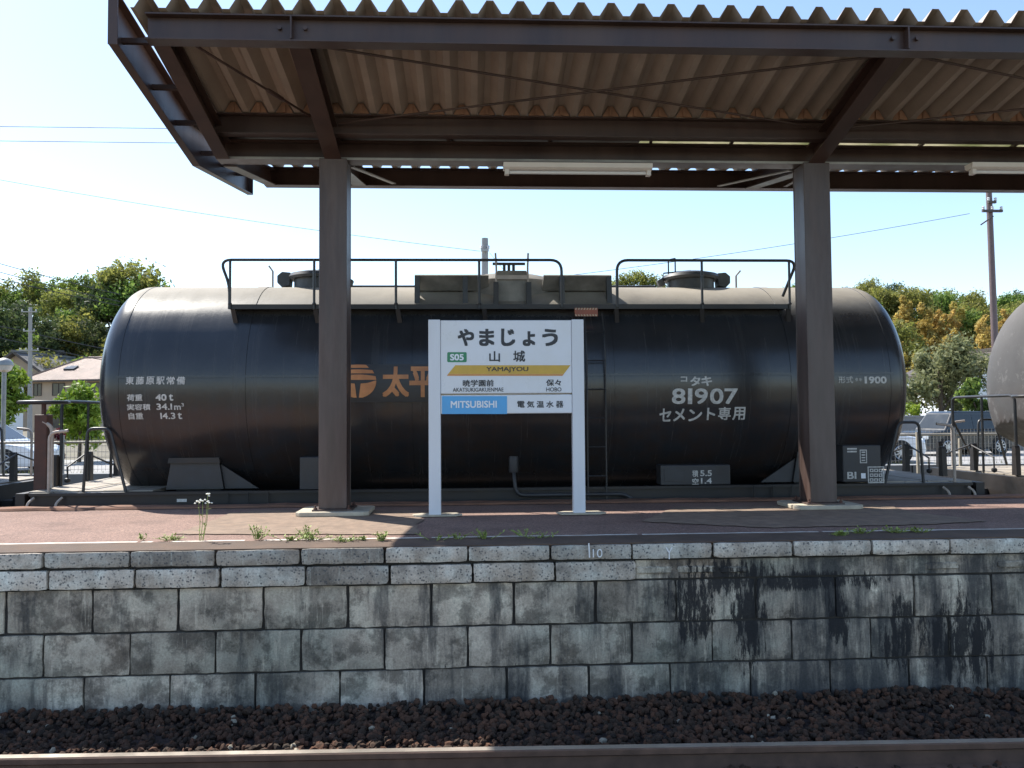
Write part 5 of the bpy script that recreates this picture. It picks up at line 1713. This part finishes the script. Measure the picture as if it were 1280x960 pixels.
# ------------------------------------------------------------------ cars
def car(label, loc, rz, paint, L_, W_, H_, kind='hatch', plate=None):
    t = thing('parked_car', label, 'car', loc, rz=rz, group=None)
    hx_ = L_ / 2
    g = 0.17
    belt = H_ * 0.56
    if kind == 'hatch':
        prof = [(-hx_ + .05, g), (hx_ - .10, g), (hx_, g + .18), (hx_ - .03, belt * .72), (hx_ - .22, belt * .86), (hx_ * .52, belt), (-hx_ + .02, belt + .03), (-hx_, g + .25)]
        cab = [(hx_ * .55, belt - .01), (hx_ * .10, H_ - .04), (-hx_ * .05, H_), (-hx_ * .72, H_ - .05), (-hx_ + .06, belt + .02)]
    else:
        prof = [(-hx_ + .04, g + .03), (hx_ - .06, g + .03), (hx_, g + .16), (hx_ - .01, belt * .84), (hx_ - .14, belt * .97), (hx_ * .62, belt + .02), (-hx_ + .01, belt + .04), (-hx_, g + .2)]
        cab = [(hx_ * .64, belt), (hx_ * .40, H_ - .05), (hx_ * .30, H_), (-hx_ * .90, H_ - .02), (-hx_ + .03, belt + .03)]
    MB().prism(prof, lambda u, v, d: (u, d, v), -W_ / 2, W_ / 2).build('body', paint, t, bev=0.055, local=True)
    k = len(cab)
    vs = []
    for s in (-1, 1):
        for (x, z) in cab:
            tw = (z - belt) / (H_ - belt)
            vs.append((x, s * (W_ / 2 - 0.05 - 0.14 * max(0, tw)), z))
    fs = [tuple(range(k)), tuple(range(2 * k - 1, k - 1, -1))] + [(i, k + i, k + (i + 1) % k, (i + 1) % k) for i in range(k)]
    MB().add(vs, fs).build('cabin', paint, t, bev=0.04, local=True)
    # glazing, slightly proud of the cabin skin
    def side(u0, u1, s):
        pts = []
        for x, z in ((u0[0], belt + .05), (u1[0], belt + .05), (u1[1], H_ - .12), (u0[1], H_ - .12)):
            tw = (z - belt) / (H_ - belt)
            pts.append((x, s * (W_ / 2 - 0.05 - 0.14 * tw + 0.006), z))
        MB().add(pts, [(0, 1, 2, 3)]).build('side_window', 'glass', t, local=True)
    c0, c1 = cab[0], cab[1]
    for s in (-1, 1):
        side((c0[0] - .28, c1[0] - .06), (0.0, 0.0), s)
        side((-0.06, -0.06), (-hx_ * .80, -hx_ * .72), s)
    n_ = Vector((c1[1] - c0[1], 0, c0[0] - c1[0])).normalized() * 0.008
    f = lambda a, s: tuple(Vector((c0[0] + (c1[0] - c0[0]) * a, s * (W_ / 2 - 0.13 - 0.13 * a), c0[1] + (c1[1] - c0[1]) * a)) + n_)
    MB().add([f(.12, -1), f(.12, 1), f(.92, 1), f(.92, -1)], [(0, 1, 2, 3)]).build('windscreen', 'glass', t, local=True)
    for s in (-1, 1):
        MB().prism([(-.14, -.07), (.14, -.05), (.13, .07), (-.10, .07)], lambda u, v, d: (hx_ - .035 + d, s * (W_ / 2 - .24) + u, belt * .74 + v), 0, 0.05).build('headlight', 'chrome', t, bev=0.01, local=True)
    MB().box(hx_ - .03, hx_ + 0.008, -W_ * .28, W_ * .28, g + .06, g + .16).build('grille', 'rubber', t, local=True)
    if plate:
        MB().box(hx_ + 0.004, hx_ + 0.02, -.165, .165, belt * .46, belt * .46 + .165).build('number_plate', plate, t, local=True)
    for sx in (-1, 1):
        for s in (-1, 1):
            x = sx * hx_ * .62
            yy = s * (W_ / 2 - .085)
            R0 = 0.30
            MB().lathe([(R0 + .045, -.002), (R0 + .045, .004)], 24, 'y', (x, s * (W_ / 2 + 0.001), R0 + .01)).build('wheel_arch', 'rubber', t, local=True)
            wh = MB().lathe([(R0 * .62, -.095), (R0 * .97, -.095), (R0, -.06), (R0, .06), (R0 * .97, .095), (R0 * .62, .095)], 28, 'y', (x, yy + s * 0.01, R0)).build('wheel', 'rubber', t, smooth=True, local=True)
            rim = MB()
            yo = yy + s * 0.107
            for q in range(9):
                a = 2 * math.pi * q / 9
                rim.beam((x + .04 * math.cos(a), yo, R0 + .04 * math.sin(a)), (x + R0 * .62 * math.cos(a), yo, R0 + R0 * .62 * math.sin(a)), 0.035, 0.012, (0, 1, 0))
            rim.lathe([(.05, -.01), (.05, .012)], 12, 'y', (x, yo, R0))
            ring = [(x + R0 * .64 * math.cos(a), yo, R0 + R0 * .64 * math.sin(a)) for a in [2 * math.pi * q / 24 for q in range(25)]]
            rim.tube(ring, 0.014, 6, cap=False)
            rim.build('rim', 'alloy', wh, local=True)
    return t
cp = at(1126, 574, 21)
car('white hatchback parked beyond the fence, mostly hidden by the black tank', (10.86, 22.9, -0.49), R_(0), 'carwhite', 4.0, 1.68, 1.50)
cp = at(1215, 560, 22)
car('dark blue grey boxy car with yellow number plate parked beyond the fence', (16.35, 26.3, -0.49), R_(-168), 'cardark', 3.4, 1.48, 1.46, 'box', 'plate_y')
cp = at(2, 565, 20)
car('white car by the pale garage at the end of the road', (cp.x - 2.1, 22.5, -0.49), R_(0), 'carwhite', 3.9, 1.66, 1.48)

# ------------------------------------------------------------------ street lamp
lp = at(17, 560, 18.0)
t = thing('street_lamp', 'globe street lamp with grey half cap on a slim pole beside the road', 'street lamp', (lp.x, 17.6, GZ))
zl = at(17, 465, 17.6).z
MB().tube([(lp.x, 17.6, GZ), (lp.x, 17.6, zl)], 0.045, 12).build('pole', 'fence_steel', t)
rr = 0.16
MB().lathe([(0.06, -0.14), (0.13, -0.10), (rr, 0.0)], 24, 'z', (lp.x, 17.6, zl + 0.14)).build('globe', 'lampwhite', t, smooth=True)
MB().lathe([(rr + 0.012, 0.0), (rr + 0.005, 0.06), (0.11, 0.13), (0.03, 0.16)], 24, 'z', (lp.x, 17.6, zl + 0.142)).build('cap', 'fence_steel', t, smooth=True)

# ------------------------------------------------------------------ poles and wires
def pole(label, px_t, py_t, px_b, Y, r0, r1, mat, arms):
    top = at(px_t, py_t, Y)
    bot = at(px_b, 560, Y)
    t = thing('utility_pole', label, 'utility pole', (bot.x, Y, GZ - 0.02))
    MB().tube([(bot.x, Y, GZ - 0.02), tuple(top)], [r0, r1], 14).build('shaft', mat, t, smooth=True)
    for py, half, ins in arms:
        c = at(px_t, py, Y)
        x = bot.x + (top.x - bot.x) * (c.z - GZ) / (top.z - GZ)
        MB().box(x - half, x + half, Y - r1 - 0.09, Y - r1 - 0.005, c.z - 0.04, c.z + 0.04).build('crossarm', 'fence_steel' if mat != 'pole_brown' else 'trim', t)
        for k in range(ins):
            xi = x - half * 0.9 + 1.8 * half * k / max(1, ins - 1)
            MB().lathe([(0.03, 0.0), (0.055, 0.03), (0.03, 0.06), (0.055, 0.09), (0.03, 0.12)], 10, 'z', (xi, Y - r1 - 0.05, c.z + 0.042)).build('insulator', 'insul', t, smooth=True)
    return t
pr = pole('brown steel utility pole with cross arm rising behind the dusty wagon', 1236, 238, 1249, 27, 0.125, 0.095, 'pole_brown', [(265, 0.36, 3), (254, 0.14, 2)])
c = at(1237, 272, 27)
MB().tube([(c.x, 26.8, c.z), (at(1226, 281, 26.8).x, 26.8, at(1226, 281, 26.8).z)], 0.025, 6).build('stay_arm', 'trim', pr)
pole('grey concrete utility pole with transformer arms in front of the wooded hill', 38, 384, 37, 60, 0.17, 0.12, 'pole_conc', [(390, 0.55, 3), (414, 0.4, 2), (438, 0.7, 4)])
pole('grey concrete pole top showing above the wagon manway', 606, 298, 606, 27, 0.14, 0.115, 'pole_conc', [(314, 0.13, 2)])
def wire(a, b, Ya, Yb, r=0.009, sag=0.0, label='', grp=None):
    p, q = at(*a, Ya), at(*b, Yb)
    pts = [p.lerp(q, i / 14) - Vector((0, 0, sag * 4 * (i / 14) * (1 - i / 14))) for i in range(15)]
    o = MB().tube(pts, r, 5).build('overhead_wire', 'wire')
    tag(o, label, 'wire', grp)
G1 = 'paired wires running behind the shelter roof'
wire((-60, 157.5), (420, 163), 24, 24, 0.011, 0, 'thin dark wire of the pair passing behind the end fascia of the shelter', G1)
wire((-60, 175.5), (420, 181), 24, 24, 0.011, 0, 'thin dark wire of the pair passing behind the end fascia of the shelter', G1)
wire((-60, 214), (600, 314), 27, 27, 0.008, 0.15, 'thin wire running from the sky to the pole top above the manway')
wire((612, 316), (640, 350), 27, 27, 0.006, 0, 'short stay wire from the concrete pole top behind the manway')
wire((690, 347), (1212, 267), 27, 27, 0.009, 0.12, 'thin wire rising from behind the wagon to the brown utility pole')
G2 = 'wires in front of the left wooded hill'
for a, b_ in (((-40, 318), (150, 368)), ((-40, 329), (150, 377)), ((-40, 338), (150, 382)), ((-40, 398), (38, 414)), ((-40, 411), (38, 430)), ((38, 416), (200, 448)), ((38, 431), (200, 462))):
    wire(a, b_, 60, 62, 0.03, 0.1, 'thin pale wire crossing in front of the wooded hill by the concrete pole', G2)

# ------------------------------------------------------------------ weeds on the platform
def weed(label, px, py, h, spread, n, seed, flower=False, group=None):
    rnd = random.Random(seed)
    p = atz(px, py, 0.004)
    t = thing('weed', label, 'weed', (p.x, p.y, 0.004), group)
    st, lf, fl = MB(), MB(), MB()
    for i in range(n):
        a = rnd.uniform(0, 6.28)
        r = rnd.random() * spread
        hh = h * rnd.uniform(0.45, 1.0)
        b = Vector((math.cos(a) * r * 0.4, math.sin(a) * r * 0.25, 0))
        e = b + Vector((math.cos(a) * r * 0.8, math.sin(a) * r * 0.4, hh))
        st.tube([b, b.lerp(e, 0.5) + Vector((0.008, 0, 0)), e], [0.0028, 0.0022, 0.0012], 4)
        for q in range(7):
            u = rnd.uniform(0.1, 1)
            c = b.lerp(e, u)
            d = Vector((rnd.uniform(-1, 1), rnd.uniform(-1, 1), rnd.uniform(-.1, .8))).normalized() * rnd.uniform(0.010, 0.032)
            s_ = d.cross(Vector((0, 0, 1))).normalized() * d.length * 0.28
            lf.add([c, c + d * 0.5 + s_, c + d, c + d * 0.5 - s_], [(0, 1, 2, 3)])
        if flower:
            for q in range(5):
                c = e + Vector((rnd.uniform(-.02, .02), rnd.uniform(-.02, .02), rnd.uniform(-.012, .012)))
                fl.lathe([(0.002, -.006), (0.010, 0), (0.002, .006)], 6, 'z', c)
    st.build('stem', 'weed', t, local=True)
    lf.build('leaves', 'weed', t, local=True)
    if flower:
        fl.build('flower', 'petal', t, local=True)
weed('tall weed with white flower heads growing by the worn white line', 250, 676, 0.40, 0.07, 4, 1, True)
weed('bushy low weed at the end of the worn white line', 321, 674, 0.12, 0.09, 18, 2)
G3 = 'low weeds along the platform edge'
for i, (px, py, h) in enumerate(((176, 675, .05), (213, 676, .04), (362, 676, .05), (383, 675, .10), (391, 676, .06), (428, 676, .05), (455, 676, .04), (477, 676, .08), (545, 676, .06), (571, 676, .06), (606, 673, .11), (655, 672, .05), (672, 672, .05), (1050, 668, .04), (1076, 667, .05), (1122, 665, .03), (1150, 665, .04))):
    weed('small green weed in the joint of the platform edge paving', px, py + random.uniform(-2.5, 2.5), h * random.uniform(0.5, 1.1), random.uniform(0.05, 0.2), random.randint(6, 20), 20 + i, False, G3)

# remove unused prototypes
for ps in protos.values():
    for p in ps:
        if p.name not in used:
            for c in list(p.children):
                bpy.data.objects.remove(c)
            bpy.data.objects.remove(p)
